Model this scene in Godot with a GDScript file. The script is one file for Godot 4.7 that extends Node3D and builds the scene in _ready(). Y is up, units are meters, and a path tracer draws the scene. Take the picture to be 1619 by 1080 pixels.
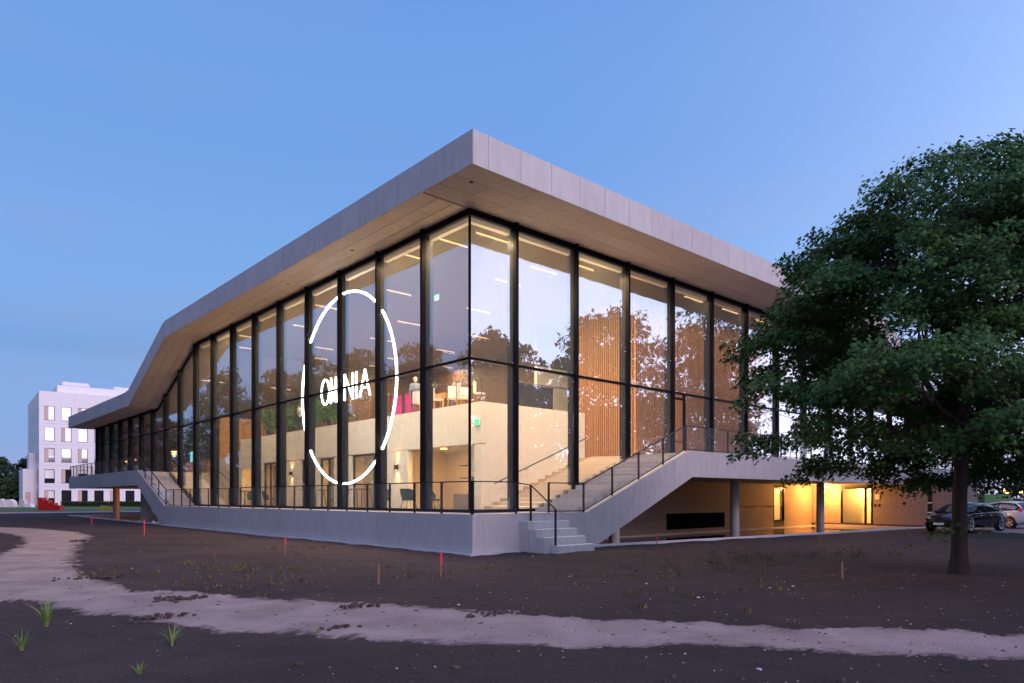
extends Node3D

# ---------------------------------------------------------------- helpers
var rng := RandomNumberGenerator.new()
var M := {}
var taken := {}
const UP := Vector3.UP

class G:
	var v := PackedVector3Array()
	var n := PackedVector3Array()
	func tri(a: Vector3, b: Vector3, c: Vector3, out: Vector3) -> void:
		var k := (c - a).cross(b - a)
		if k.dot(out) < 0.0:
			var t := b
			b = c
			c = t
			k = -k
		k = k.normalized()
		v.append_array([a, b, c])
		n.append_array([k, k, k])
	func quad(a: Vector3, b: Vector3, c: Vector3, d: Vector3, out: Vector3) -> void:
		tri(a, b, c, out)
		tri(a, c, d, out)
	func box(c: Vector3, s: Vector3, b := Basis()) -> void:
		var x := b.x * s.x * 0.5
		var y := b.y * s.y * 0.5
		var z := b.z * s.z * 0.5
		for e in [[x, y, z], [y, z, x], [z, x, y]]:
			for k in [1.0, -1.0]:
				var o: Vector3 = e[0] * k
				quad(c + o + e[1] + e[2], c + o + e[1] - e[2], c + o - e[1] - e[2], c + o - e[1] + e[2], o)
	func span(a: Vector3, b: Vector3) -> void:
		box((a + b) * 0.5, (b - a).abs())
	# a box whose twelve edges are chamfered by r
	func soft(c: Vector3, s: Vector3, r: float, b := Basis()) -> void:
		var h := s * 0.5
		var q := h - Vector3(r, r, r)
		for sx in [-1.0, 1.0]:
			for sy in [-1.0, 1.0]:
				for sz in [-1.0, 1.0]:
					tri(c + b * Vector3(sx * h.x, sy * q.y, sz * q.z), c + b * Vector3(sx * q.x, sy * h.y, sz * q.z), c + b * Vector3(sx * q.x, sy * q.y, sz * h.z), b * Vector3(sx, sy, sz))
		for s1 in [-1.0, 1.0]:
			quad(c + b * Vector3(s1 * h.x, q.y, q.z), c + b * Vector3(s1 * h.x, -q.y, q.z), c + b * Vector3(s1 * h.x, -q.y, -q.z), c + b * Vector3(s1 * h.x, q.y, -q.z), b.x * s1)
			quad(c + b * Vector3(q.x, s1 * h.y, q.z), c + b * Vector3(-q.x, s1 * h.y, q.z), c + b * Vector3(-q.x, s1 * h.y, -q.z), c + b * Vector3(q.x, s1 * h.y, -q.z), b.y * s1)
			quad(c + b * Vector3(q.x, q.y, s1 * h.z), c + b * Vector3(-q.x, q.y, s1 * h.z), c + b * Vector3(-q.x, -q.y, s1 * h.z), c + b * Vector3(q.x, -q.y, s1 * h.z), b.z * s1)
			for s2 in [-1.0, 1.0]:
				quad(c + b * Vector3(s1 * h.x, s2 * q.y, q.z), c + b * Vector3(s1 * q.x, s2 * h.y, q.z), c + b * Vector3(s1 * q.x, s2 * h.y, -q.z), c + b * Vector3(s1 * h.x, s2 * q.y, -q.z), b * Vector3(s1, s2, 0))
				quad(c + b * Vector3(s1 * h.x, q.y, s2 * q.z), c + b * Vector3(s1 * q.x, q.y, s2 * h.z), c + b * Vector3(s1 * q.x, -q.y, s2 * h.z), c + b * Vector3(s1 * h.x, -q.y, s2 * q.z), b * Vector3(s1, 0, s2))
				quad(c + b * Vector3(q.x, s1 * h.y, s2 * q.z), c + b * Vector3(q.x, s1 * q.y, s2 * h.z), c + b * Vector3(-q.x, s1 * q.y, s2 * h.z), c + b * Vector3(-q.x, s1 * h.y, s2 * q.z), b * Vector3(0, s1, s2))
	# a polygon in the plane of U and V, made solid along W
	func prism(poly: PackedVector2Array, o: Vector3, U: Vector3, V: Vector3, W: Vector3) -> void:
		var idx := Geometry2D.triangulate_polygon(poly)
		for k in range(0, idx.size(), 3):
			var a := o + U * poly[idx[k]].x + V * poly[idx[k]].y
			var b := o + U * poly[idx[k + 1]].x + V * poly[idx[k + 1]].y
			var c := o + U * poly[idx[k + 2]].x + V * poly[idx[k + 2]].y
			tri(a, b, c, -W)
			tri(a + W, b + W, c + W, W)
		var area := 0.0
		for k in poly.size():
			area += poly[k].cross(poly[(k + 1) % poly.size()])
		for k in poly.size():
			var p := poly[k]
			var q := poly[(k + 1) % poly.size()]
			var e := (q - p) * signf(area)
			var a := o + U * p.x + V * p.y
			var b := o + U * q.x + V * q.y
			quad(a, b, b + W, a + W, U * e.y - V * e.x)
	# rows of points joined into a smooth sheet; normals turned away from the middle
	func grid(rows: Array, closed := false, outward := true) -> void:
		var w: int = rows[0].size()
		var nn := []
		var mid := Vector3.ZERO
		for r in rows:
			var a := PackedVector3Array()
			a.resize(w)
			nn.append(a)
			for p in r:
				mid += p
		mid /= rows.size() * w
		var tris := []
		var facing := 0.0
		for i in rows.size() - 1:
			for j in (w if closed else w - 1):
				var k := (j + 1) % w
				for t in [[i, j, i + 1, j, i + 1, k], [i, j, i + 1, k, i, k]]:
					var a: Vector3 = rows[t[0]][t[1]]
					var b: Vector3 = rows[t[2]][t[3]]
					var c: Vector3 = rows[t[4]][t[5]]
					var m := (c - a).cross(b - a)
					if m.length_squared() < 1e-16:
						continue
					facing += m.dot(a - mid)
					nn[t[0]][t[1]] += m
					nn[t[2]][t[3]] += m
					nn[t[4]][t[5]] += m
					tris.append(t)
		var s := -1.0 if outward and facing < 0.0 else 1.0
		for t in tris:
			var order := [0, 2, 4] if s > 0.0 else [0, 4, 2]
			for o in order:
				v.append(rows[t[o]][t[o + 1]])
				n.append((nn[t[o]][t[o + 1]] * s).normalized())
	func tube(pts: Array, radii, sides := 8, caps := true) -> void:
		var rows := []
		var side := Vector3.ZERO
		for i in pts.size():
			var d: Vector3 = (pts[mini(i + 1, pts.size() - 1)] - pts[maxi(i - 1, 0)]).normalized()
			if i == 0:
				side = d.cross(Vector3.UP if absf(d.y) < 0.9 else Vector3.RIGHT).normalized()
			else:
				side = (side - d * side.dot(d)).normalized()
			var other := d.cross(side)
			var r: float = radii if radii is float else radii[i]
			var ring := []
			for k in sides:
				var a := TAU * k / sides
				ring.append(pts[i] + (side * cos(a) + other * sin(a)) * r)
			rows.append(ring)
		grid(rows, true)
		if caps:
			for e in [0, pts.size() - 1]:
				var out: Vector3 = (pts[e] - pts[1 if e == 0 else pts.size() - 2])
				for k in sides:
					tri(pts[e], rows[e][k], rows[e][(k + 1) % sides], out)
	# [height, radius] pairs turned about an axis through o
	func lathe(prof: Array, o: Vector3, sides := 16, b := Basis()) -> void:
		var rows := []
		for p in prof:
			var ring := []
			for k in sides:
				var a := TAU * k / sides
				ring.append(o + b * Vector3(cos(a) * p[1], p[0], sin(a) * p[1]))
			rows.append(ring)
		grid(rows, true)
	func mesh() -> ArrayMesh:
		var a := []
		a.resize(Mesh.ARRAY_MAX)
		a[Mesh.ARRAY_VERTEX] = v
		a[Mesh.ARRAY_NORMAL] = n
		var m := ArrayMesh.new()
		m.add_surface_from_arrays(Mesh.PRIMITIVE_TRIANGLES, a)
		return m

func numbered(parent: Node, called: String) -> String:
	var key := str(parent.get_instance_id()) + called
	var k: int = taken.get(key, 0)
	taken[key] = k + 1
	return called if k == 0 else "%s_%03d" % [called, k]

func put(parent: Node, called: String, m: Mesh, mat: Material, xf := Transform3D()) -> MeshInstance3D:
	var o := MeshInstance3D.new()
	o.name = numbered(parent, called)
	o.mesh = m
	o.material_override = mat
	o.transform = xf
	parent.add_child(o, true)
	return o

func tag(o: Node, label: String, category: String, group := "") -> Node:
	o.set_meta("label", label)
	o.set_meta("category", category)
	if group:
		o.set_meta("group", group)
	return o

func thing(called: String, label: String, category: String, at := Vector3.ZERO, turn := 0.0, group := "") -> Node3D:
	var o := Node3D.new()
	o.name = numbered(self, called)
	add_child(o, true)
	o.position = at
	o.rotation.y = turn
	tag(o, label, category, group)
	return o

func setting(called: String, m: Mesh, mat: Material) -> MeshInstance3D:
	var o := put(self, called, m, mat)
	o.set_meta("kind", "structure")
	return o

func copy(o: Node3D, label: String, at: Vector3, turn := 0.0) -> Node3D:
	var c: Node3D = o.duplicate()
	var base := o.name.rstrip("0123456789").rstrip("_")
	c.name = numbered(self, base)
	add_child(c, true)
	c.position = at
	c.rotation.y = turn
	c.set_meta("label", label)
	return c

func one(a: Vector3, b: Vector3) -> ArrayMesh:
	var g := G.new()
	g.span(a, b)
	return g.mesh()

func soft_one(c: Vector3, s: Vector3, r: float) -> ArrayMesh:
	var g := G.new()
	g.soft(c, s, r)
	return g.mesh()

func V(x: float, y: float, z: float) -> Vector3:
	return Vector3(x, y, z)

func lin(r: float, g: float, b: float) -> Color:
	return Color(r, g, b).linear_to_srgb()

func noise_tex(freq: float, c0: Color, c1: Color, octaves := 4, sd := 1, size := 512, mid := 0.5) -> NoiseTexture2D:
	var f := FastNoiseLite.new()
	f.noise_type = FastNoiseLite.TYPE_SIMPLEX
	f.seed = sd
	f.frequency = freq
	f.fractal_octaves = octaves
	var t := NoiseTexture2D.new()
	t.width = size
	t.height = size
	t.seamless = true
	t.noise = f
	var gr := Gradient.new()
	gr.offsets = PackedFloat32Array([0.0, mid, 1.0])
	gr.colors = PackedColorArray([c0, c0.lerp(c1, 0.5), c1])
	t.color_ramp = gr
	return t

func mat(c: Color, rough := 0.8, metal := 0.0) -> StandardMaterial3D:
	var m := StandardMaterial3D.new()
	m.albedo_color = c
	m.roughness = rough
	m.metallic = metal
	return m

# a surface whose colour wanders between two tones, with a little relief
func grained(c0: Color, c1: Color, rough: float, metres: float, freq := 0.012, relief := 0.0, sd := 1, stretch := Vector3.ONE) -> StandardMaterial3D:
	var m := mat(Color.WHITE, rough)
	m.albedo_texture = noise_tex(freq, c0, c1, 5, sd)
	m.uv1_triplanar = true
	m.uv1_world_triplanar = true
	m.uv1_scale = stretch / metres
	if relief > 0.0:
		m.heightmap_enabled = true
		m.heightmap_texture = noise_tex(freq * 2.0, Color.BLACK, Color.WHITE, 5, sd + 7)
		m.heightmap_scale = relief
	return m

func glow(c: Color, energy: float) -> StandardMaterial3D:
	var m := mat(c, 0.5)
	m.emission_enabled = true
	m.emission = c
	m.emission_energy_multiplier = energy
	return m

func clear(alpha := 0.02) -> StandardMaterial3D:
	var m := mat(Color(0.9, 0.95, 0.93, alpha), 0.0)
	m.transparency = BaseMaterial3D.TRANSPARENCY_ALPHA
	m.metallic_specular = 0.5
	return m

func omni(parent: Node, at: Vector3, c: Color, e: float, size := 0.1) -> OmniLight3D:
	var l := OmniLight3D.new()
	l.name = numbered(parent, "lamp_light")
	l.position = at
	l.light_color = c
	l.light_energy = e
	l.light_size = size
	l.omni_range = 60.0
	l.omni_attenuation = 2.0
	l.shadow_enabled = true
	parent.add_child(l, true)
	return l

func area(parent: Node, at: Vector3, size: Vector2, c: Color, e: float, turn := Vector3(-90, 0, 0)) -> AreaLight3D:
	var l := AreaLight3D.new()
	l.name = numbered(parent, "lamp_light")
	l.position = at
	l.rotation_degrees = turn
	l.area_size = size
	l.area_normalize_energy = true
	l.light_color = c
	l.light_energy = e
	l.shadow_enabled = true
	parent.add_child(l, true)
	return l

func materials() -> void:
	M.concrete = grained(lin(0.42, 0.41, 0.395), lin(0.495, 0.485, 0.47), 0.75, 3.1, 0.011, 0.05, 3, Vector3(1.0, 0.4, 1.0))
	M.concrete_b = grained(lin(0.405, 0.395, 0.38), lin(0.48, 0.47, 0.455), 0.75, 2.7, 0.013, 0.05, 13, Vector3(1.0, 0.4, 1.0))
	M.concrete_c = grained(lin(0.44, 0.43, 0.415), lin(0.51, 0.50, 0.485), 0.75, 3.7, 0.012, 0.05, 23, Vector3(1.0, 0.4, 1.0))
	M.concrete_light = grained(lin(0.48, 0.47, 0.46), lin(0.58, 0.57, 0.56), 0.8, 2.3, 0.013, 0.1, 5)
	M.soffit = grained(lin(0.52, 0.44, 0.385), lin(0.60, 0.51, 0.45), 0.7, 2.5, 0.01, 0.03, 9)
	M.soffit_b = grained(lin(0.49, 0.41, 0.36), lin(0.57, 0.48, 0.42), 0.7, 2.1, 0.012, 0.03, 19)
	M.joint = mat(lin(0.05, 0.05, 0.055), 0.9)
	M.step = grained(lin(0.34, 0.32, 0.31), lin(0.44, 0.42, 0.41), 0.8, 1.7, 0.02, 0.08, 15)
	M.cladding = grained(lin(0.225, 0.175, 0.15), lin(0.285, 0.225, 0.195), 0.75, 2.2, 0.012, 0.05, 25)
	M.metal = mat(lin(0.008, 0.008, 0.011), 0.3, 0.0)
	M.metal.metallic_specular = 0.14
	M.metal_rail = mat(lin(0.012, 0.012, 0.014), 0.45, 0.2)
	M.glass = clear()
	M.thin_glass = clear()
	M.thin_glass.metallic_specular = 0.3
	var px := Image.create(4, 4, false, Image.FORMAT_RGB8)
	px.fill(Color.WHITE)
	var wave := noise_tex(0.007, Color.BLACK, Color.WHITE, 2, 57)
	M.coating = mat(Color(0.86, 0.92, 1.0, 0.27), 0.0, 1.0)
	M.coating.albedo_texture = ImageTexture.create_from_image(px)
	for gm in [M.glass, M.coating]:
		gm.heightmap_enabled = true
		gm.heightmap_texture = wave
		gm.heightmap_scale = 0.05
		gm.uv1_triplanar = true
		gm.uv1_world_triplanar = true
		gm.uv1_scale = V(0.3, 0.42, 0.3)
	M.coating.transparency = BaseMaterial3D.TRANSPARENCY_ALPHA
	M.plaster = grained(lin(0.80, 0.765, 0.69), lin(0.825, 0.79, 0.715), 0.85, 4.3, 0.008, 0.0, 31)
	M.wood = grained(lin(0.44, 0.205, 0.06), lin(0.57, 0.29, 0.095), 0.5, 1.3, 0.02, 0.02, 41, Vector3(6, 0.5, 6))
	M.wood_b = grained(lin(0.37, 0.165, 0.05), lin(0.50, 0.245, 0.08), 0.5, 1.1, 0.02, 0.02, 43, Vector3(6, 0.5, 6))
	M.wood_dark = grained(lin(0.06, 0.032, 0.018), lin(0.09, 0.05, 0.026), 0.7, 1.2, 0.02, 0.02, 45, Vector3(5, 0.5, 5))
	M.wood_step = grained(lin(0.42, 0.34, 0.24), lin(0.52, 0.43, 0.31), 0.6, 1.4, 0.015, 0.02, 47, Vector3(0.6, 5, 5))
	M.ceiling = grained(lin(0.11, 0.072, 0.04), lin(0.16, 0.108, 0.062), 0.7, 1.4, 0.02, 0.02, 49, Vector3(0.4, 5, 5))
	M.ceiling_void = mat(lin(0.05, 0.04, 0.03), 0.9)
	M.floor = grained(lin(0.22, 0.175, 0.125), lin(0.28, 0.225, 0.165), 0.35, 2.0, 0.01, 0.0, 51)
	M.curtain = grained(lin(0.55, 0.40, 0.22), lin(0.66, 0.50, 0.30), 0.9, 0.9, 0.03, 0.03, 53, Vector3(6, 0.15, 6))
	M.fabric = grained(lin(0.018, 0.045, 0.042), lin(0.03, 0.065, 0.06), 0.9, 0.4, 0.05, 0.02, 55)
	M.black = mat(lin(0.012, 0.012, 0.013), 0.4)
	M.recess = mat(lin(0.006, 0.006, 0.008), 0.95)
	M.recess.metallic_specular = 0.05
	M.white = mat(lin(0.74, 0.73, 0.70), 0.5)
	M.tube = glow(Color(1.0, 0.985, 0.94), 15.0)
	M.strip = glow(Color(1.0, 0.84, 0.60), 1.1)
	M.warm = glow(Color(1.0, 0.74, 0.38), 9.0)
	M.green = glow(Color(0.12, 1.0, 0.5), 2.2)
	M.screen = glow(Color(0.45, 0.9, 1.0), 1.4)
	M.water = mat(lin(0.006, 0.007, 0.009), 0.03)
	M.water.heightmap_enabled = true
	M.water.heightmap_texture = noise_tex(0.012, Color.BLACK, Color.WHITE, 3, 77)
	M.water.heightmap_scale = 0.12
	M.water.uv1_triplanar = true
	M.water.uv1_world_triplanar = true
	M.water.uv1_scale = Vector3.ONE / 6.0
	M.bark = grained(lin(0.016, 0.012, 0.011), lin(0.075, 0.056, 0.048), 0.95, 0.8, 0.022, 3.0, 61, Vector3(3, 0.6, 3))
	M.leaf = leafy(lin(0.046, 0.112, 0.032))
	M.leaf_dark = leafy(lin(0.03, 0.05, 0.028))
	M.leaf_far = leafy(lin(0.045, 0.08, 0.04))
	M.leaf_red = leafy(lin(0.075, 0.038, 0.03))
	M.grass = leafy(lin(0.07, 0.15, 0.035))
	M.grass_lawn = grained(lin(0.055, 0.10, 0.03), lin(0.10, 0.16, 0.05), 0.95, 5.0, 0.03, 1.0, 63)
	M.red = mat(lin(0.45, 0.012, 0.012), 0.5)
	M.stake_red = mat(lin(0.85, 0.03, 0.05), 0.6)
	M.stake = grained(lin(0.22, 0.095, 0.045), lin(0.30, 0.14, 0.065), 0.85, 0.3, 0.03, 0.02, 65)
	M.facade = grained(lin(0.68, 0.67, 0.68), lin(0.74, 0.73, 0.74), 0.75, 6.0, 0.01, 0.0, 67)
	M.beige = mat(lin(0.55, 0.40, 0.36), 0.8)
	M.stone = grained(lin(0.40, 0.38, 0.37), lin(0.62, 0.60, 0.58), 0.9, 0.3, 0.02, 0.2, 69)

func more_materials() -> void:
	M.sand_far = grained(lin(0.33, 0.27, 0.26), lin(0.42, 0.35, 0.33), 0.95, 4.0, 0.02, 0.1, 91)
	M.paving = grained(lin(0.22, 0.19, 0.19), lin(0.30, 0.26, 0.26), 0.85, 2.0, 0.02, 0.3, 93)
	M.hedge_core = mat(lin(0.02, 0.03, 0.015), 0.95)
	M.office_glass = mat(lin(0.30, 0.28, 0.27), 0.04)
	M.office_glass.metallic = 0.75
	M.office_glass.albedo_color = lin(0.75, 0.72, 0.68)
	M.office_dark = mat(lin(0.02, 0.022, 0.025), 0.04)
	M.car_glass = mat(lin(0.008, 0.01, 0.012), 0.03)
	M.green_dark = mat(lin(0.03, 0.07, 0.05), 0.8)
	M.green_pale = mat(lin(0.25, 0.42, 0.30), 0.8)
	M.chrome = mat(lin(0.55, 0.55, 0.56), 0.25, 0.9)
	M.rubber = mat(lin(0.012, 0.012, 0.012), 0.85)
	M.lit_window = glow(Color(1, 0.72, 0.38), 1.6)

func leafy(c: Color) -> StandardMaterial3D:
	var m := mat(c, 0.7)
	m.metallic_specular = 0.3
	m.vertex_color_use_as_albedo = true
	m.backlight_enabled = true
	m.backlight = Color(0.35, 0.4, 0.25)
	m.cull_mode = BaseMaterial3D.CULL_DISABLED
	return m

# ---------------------------------------------------------------- sky
func mixn(a: float, b: float, t: float) -> float:
	return smoothstep(a, b, t)

func sky_image() -> Image:
	var w := 512
	var h := 256
	var im := Image.create(w, h, false, Image.FORMAT_RGBF)
	var els := [0.0, 6.0, 14.0, 28.0, 50.0, 90.0]
	var cols := [Vector3(0.14, 0.225, 0.41), Vector3(0.145, 0.27, 0.51), Vector3(0.178, 0.352, 0.69), Vector3(0.145, 0.303, 0.67), Vector3(0.102, 0.23, 0.59), Vector3(0.065, 0.16, 0.44)]
	var wisp := FastNoiseLite.new()
	wisp.seed = 4
	wisp.frequency = 1.6
	wisp.fractal_octaves = 4
	var west := Vector2(0.72, 0.69).normalized()
	for y in h:
		var el := 90.0 - 180.0 * (y + 0.5) / h
		var e := maxf(el, 0.0)
		var base := Vector3.ZERO
		for k in 5:
			if e >= els[k] and e <= els[k + 1]:
				base = cols[k].lerp(cols[k + 1], smoothstep(els[k], els[k + 1], e))
		for x in w:
			var a := (x + 0.5) / w * TAU
			var d := Vector2(sin(a), -cos(a))
			var t := 0.5 + 0.5 * d.dot(west)
			var near := pow(t, 7.0)
			var low := exp(-e / 24.0)
			var c := base + Vector3(1.08, 1.12, 1.34) * near * low * 2.3
			var back := 0.5 + 0.5 * d.dot(Vector2(-0.55, 0.83))
			c += Vector3(0.72, 0.48, 0.58) * pow(back, 2.4) * exp(-e / 40.0)
			c += Vector3(0.16, 0.04, 0.02) * pow(t, 2.0) * exp(-e / 7.0)
			# thin veils of cloud, drawn out along the horizon
			var veil := clampf(wisp.get_noise_3d(d.x * cos(deg_to_rad(e)) * 1.3, sin(deg_to_rad(e)) * 6.0, d.y * cos(deg_to_rad(e)) * 1.3) * 1.6 - 0.05, 0.0, 1.0) * exp(-pow((e - 12.0) / 16.0, 2.0))
			c = c.lerp(Vector3(0.30, 0.30, 0.46) + Vector3(0.9, 0.85, 1.0) * near * low, veil * 0.3)
			im.set_pixel(x, y, Color(c.x, c.y, c.z))
	return im

func _ready() -> void:
	rng.seed = 20240611
	var cam := Camera3D.new()
	cam.name = "camera"
	cam.transform = Transform3D(Basis(V(0.745, 0, 0.667).normalized(), UP, V(-0.667, 0, 0.745).normalized()), V(-13.128, 1.697, 16.433))
	cam.set_frustum(0.1 * 1080.0 / 1114.0, Vector2(0, 0.1 * 247.0 / 1114.0), 0.1, 900.0)
	add_child(cam)
	cam.current = true
	var env := Environment.new()
	env.background_mode = Environment.BG_SKY
	var sky := Sky.new()
	var pano := PanoramaSkyMaterial.new()
	pano.panorama = ImageTexture.create_from_image(sky_image())
	sky.sky_material = pano
	env.sky = sky
	env.ambient_light_source = Environment.AMBIENT_SOURCE_SKY
	env.tonemap_mode = Environment.TONE_MAPPER_LINEAR
	env.tonemap_exposure = 1.2
	env.sdfgi_enabled = true
	env.ssao_enabled = true
	env.ssil_enabled = true
	var we := WorldEnvironment.new()
	we.name = "world_environment"
	we.environment = env
	add_child(we)
	var sun := DirectionalLight3D.new()
	sun.name = "afterglow"
	sun.light_energy = 0.42
	sun.light_color = Color(1.0, 0.84, 0.90)
	sun.light_angular_distance = 24.0
	sun.shadow_enabled = true
	add_child(sun)
	sun.look_at_from_position(Vector3.ZERO, -V(0.05, 0.42, 0.9))
	materials()
	more_materials()
	build_ground()
	build_pavilion()
	build_interior()
	build_sign()
	build_lights()
	build_furniture()
	build_people()
	build_maple()
	build_grounds_detail()
	build_left_background()
	build_right_background()
	build_cars()
	build_other_trees()

# ---------------------------------------------------------------- ground
const KERB_A := Vector2(5.1, -0.02)
const KERB_B := Vector2(35.0, 2.75)

func kerb_z(x: float) -> float:
	return lerpf(KERB_A.y, KERB_B.y, (x - KERB_A.x) / (KERB_B.x - KERB_A.x))

func in_pool(x: float, z: float) -> bool:
	if x > 4.6 and x < 34.9 and z > -6.4 and z < kerb_z(x) - 0.1:
		return true
	return x > 0.12 and x < 8.4 and z < -31.2 and z > -61.5

var soil_fine := FastNoiseLite.new()
var soil_wide := FastNoiseLite.new()

func soil_y(x: float, z: float) -> float:
	var near := clampf(1.0 - (absf(x + 5.0) - 14.0) / 20.0, 0.0, 1.0) * clampf(1.0 - (absf(z - 2.0) - 16.0) / 20.0, 0.0, 1.0)
	var y := soil_fine.get_noise_2d(x, z) * 0.06 * near + soil_wide.get_noise_2d(x * 0.6, z * 0.6) * 0.05 * near - 0.02
	# a low bank of soil between the path and the building
	y += 0.06 * exp(-pow((x + 5.0) / 3.5, 2.0) - pow((z - 2.5) / 2.5, 2.0))
	if z < -62.0:
		y += far_rise(z)
	return y

func build_ground() -> void:
	soil_fine.seed = 5
	soil_fine.frequency = 0.35
	soil_fine.fractal_octaves = 5
	soil_fine.fractal_gain = 0.6
	soil_wide.seed = 9
	soil_wide.frequency = 0.11
	var f := soil_fine
	var f2 := soil_wide
	# lines of an uneven grid: fine before the building, wide towards the horizon
	var xs := PackedFloat32Array()
	var zs := PackedFloat32Array()
	for k in [-700.0, -400.0, -220.0, -120.0, -70.0, -45.0, -30.0, -22.0, -18.0]:
		xs.append(k)
	var q := -15.0
	while q < 6.0:
		xs.append(q)
		q += 0.12
	while q < 36.0:
		xs.append(q)
		q += 0.4
	for k in [40.0, 46.0, 54.0, 66.0, 84.0, 110.0, 160.0, 260.0, 450.0, 800.0]:
		xs.append(k)
	for k in [-800.0, -450.0, -260.0, -180.0, -140.0, -120.0, -105.0, -95.0, -88.0, -82.0, -76.0, -70.0, -66.0]:
		zs.append(k)
	q = -63.0
	while q < -16.0:
		zs.append(q)
		q += 0.5
	while q < 16.5:
		zs.append(q)
		q += 0.12
	for k in [18.0, 21.0, 26.0, 34.0, 46.0, 70.0, 110.0, 180.0, 320.0, 600.0]:
		zs.append(k)
	var verts := PackedVector3Array()
	var cols := PackedColorArray()
	var idx := PackedInt32Array()
	var w := zs.size()
	for x in xs:
		for z in zs:
			var y := soil_y(x, z)
			if x > 40.0:
				y -= 0.02
			if in_pool(x, z):
				y = -0.8
			if x > -0.1 and x < 31.0 and z < 0.1 and z > -31.0 and not (x > 4.6 and z > -6.4):
				y = -0.3
			verts.append(V(x, y, z))
			var t := clampf(0.5 + 0.9 * f2.get_noise_2d(x * 2.0, z * 2.0) + 0.5 * f.get_noise_2d(x * 3.0, z * 3.0), 0.0, 1.0)
			var c := Color(0.064, 0.038, 0.046).lerp(Color(0.135, 0.085, 0.090), t)
			# drier, paler soil in a strip along the podium
			var dry := clampf(1.0 - absf(x + 2.0 + 0.10 * z) / 3.4, 0.0, 1.0) * clampf((9.0 - z) / 9.0, 0.0, 1.0) * clampf((z + 40.0) / 20.0, 0.0, 1.0)
			c = c.lerp(Color(0.22, 0.155, 0.13), dry * 0.75)
			# moist, darker soil in the foreground
			c = c.lerp(Color(0.036, 0.022, 0.031), smoothstep(6.0, 9.0, z + 0.7 * (x + 8.0)) * 0.55)
			cols.append(c)
	for i in xs.size() - 1:
		for j in w - 1:
			var a := i * w + j
			idx.append_array([a, a + w, a + w + 1, a, a + w + 1, a + 1])
	var nrm := PackedVector3Array()
	nrm.resize(verts.size())
	for k in range(0, idx.size(), 3):
		var m := (verts[idx[k + 2]] - verts[idx[k]]).cross(verts[idx[k + 1]] - verts[idx[k]])
		if m.y < 0.0:
			var t := idx[k + 1]
			idx[k + 1] = idx[k + 2]
			idx[k + 2] = t
			m = -m
		for e in 3:
			nrm[idx[k + e]] += m
	for k in nrm.size():
		nrm[k] = nrm[k].normalized()
	var arr := []
	arr.resize(Mesh.ARRAY_MAX)
	arr[Mesh.ARRAY_VERTEX] = verts
	arr[Mesh.ARRAY_NORMAL] = nrm
	arr[Mesh.ARRAY_COLOR] = cols
	arr[Mesh.ARRAY_INDEX] = idx
	var am := ArrayMesh.new()
	am.add_surface_from_arrays(Mesh.PRIMITIVE_TRIANGLES, arr)
	var soil := grained(Color(0.5, 0.48, 0.48), Color(1, 1, 1), 0.95, 0.8, 0.03, 5.0, 81)
	soil.vertex_color_use_as_albedo = true
	M.soil = soil
	setting("ground", am, soil)
	# the two pools under the terraces, their beds and kerbs
	var g := G.new()
	g.prism(PackedVector2Array([Vector2(4.7, -6.3), Vector2(34.95, -6.3), Vector2(34.95, kerb_z(34.95) - 0.12), Vector2(4.7, kerb_z(4.7) - 0.12)]), V(0, -0.75, 0), V(1, 0, 0), V(0, 0, 1), V(0, 0.5, 0))
	setting("pool_water", g.mesh(), M.water)
	setting("pool_water", one(V(0.2, -0.75, -61.3), V(8.3, -0.25, -31.1)), M.water)
	g = G.new()
	var d := (KERB_B - KERB_A).normalized()
	var at := KERB_A
	for k in 12:
		var p := KERB_A.lerp(KERB_B, k / 12.0)
		var e := KERB_A.lerp(KERB_B, (k + 1) / 12.0) - d * 0.012
		var g2 := G.new()
		g2.soft(V((p.x + e.x) * 0.5, -0.36, (p.y + e.y) * 0.5), V((e - p).length(), 0.84, 0.16), 0.012, Basis(V(d.x, 0, d.y), UP, V(-d.y, 0, d.x)))
		if k == 0:
			M.kerb_right = setting("pool_kerb", g2.mesh(), M.concrete_light)
		else:
			put(M.kerb_right, "kerb_stone", g2.mesh(), M.concrete_light)
	var kl := setting("pool_kerb", soft_one(V(0.1, -0.36, -31.9), V(0.16, 0.84, 1.6), 0.012), M.concrete_light)
	for k in 12:
		put(kl, "kerb_stone", soft_one(V(0.1, -0.36, -33.95 - 2.4 * k), V(0.16, 0.84, 2.388), 0.012), M.concrete_light)
	setting("pool_kerb", one(V(8.3, -0.78, -61.3), V(8.5, 0.1, -31.0)), M.concrete_light)
	setting("pool_kerb", one(V(0.02, -0.78, -61.5), V(8.5, 0.06, -61.3)), M.concrete_light)
	# pale gravel margin at the foot of the podium
	var mg := G.new()
	mg.span(V(-0.22, -0.3, -30.6), V(-0.004, 0.03, 0.2))
	mg.span(V(-0.004, -0.3, 0.004), V(1.75, 0.03, 0.2))
	setting("podium_margin", mg.mesh(), M.concrete_light)
	# trodden sand path: two strips whose ragged edges dip under the soil
	M.sand = grained(Color(0.68, 0.66, 0.66), Color(1, 1, 1), 0.95, 0.5, 0.03, 1.6, 83)
	M.sand.vertex_color_use_as_albedo = true
	var top := [[-16.0, -3.5], [-12.5, -2.6], [-10.6, -2.0], [-9.86, 0.03], [-9.69, 2.2], [-8.9, 3.7], [-8.17, 5.05], [-7.37, 6.4], [-7.06, 7.28], [-6.63, 8.08], [-6.42, 8.8], [-5.39, 10.29], [-4.53, 11.51], [-4.2, 12.2], [-3.7, 12.6], [-3.3, 13.05], [-2.85, 13.84], [-2.55, 14.2], [-1.2, 15.8], [1.5, 19.0]]
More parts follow.
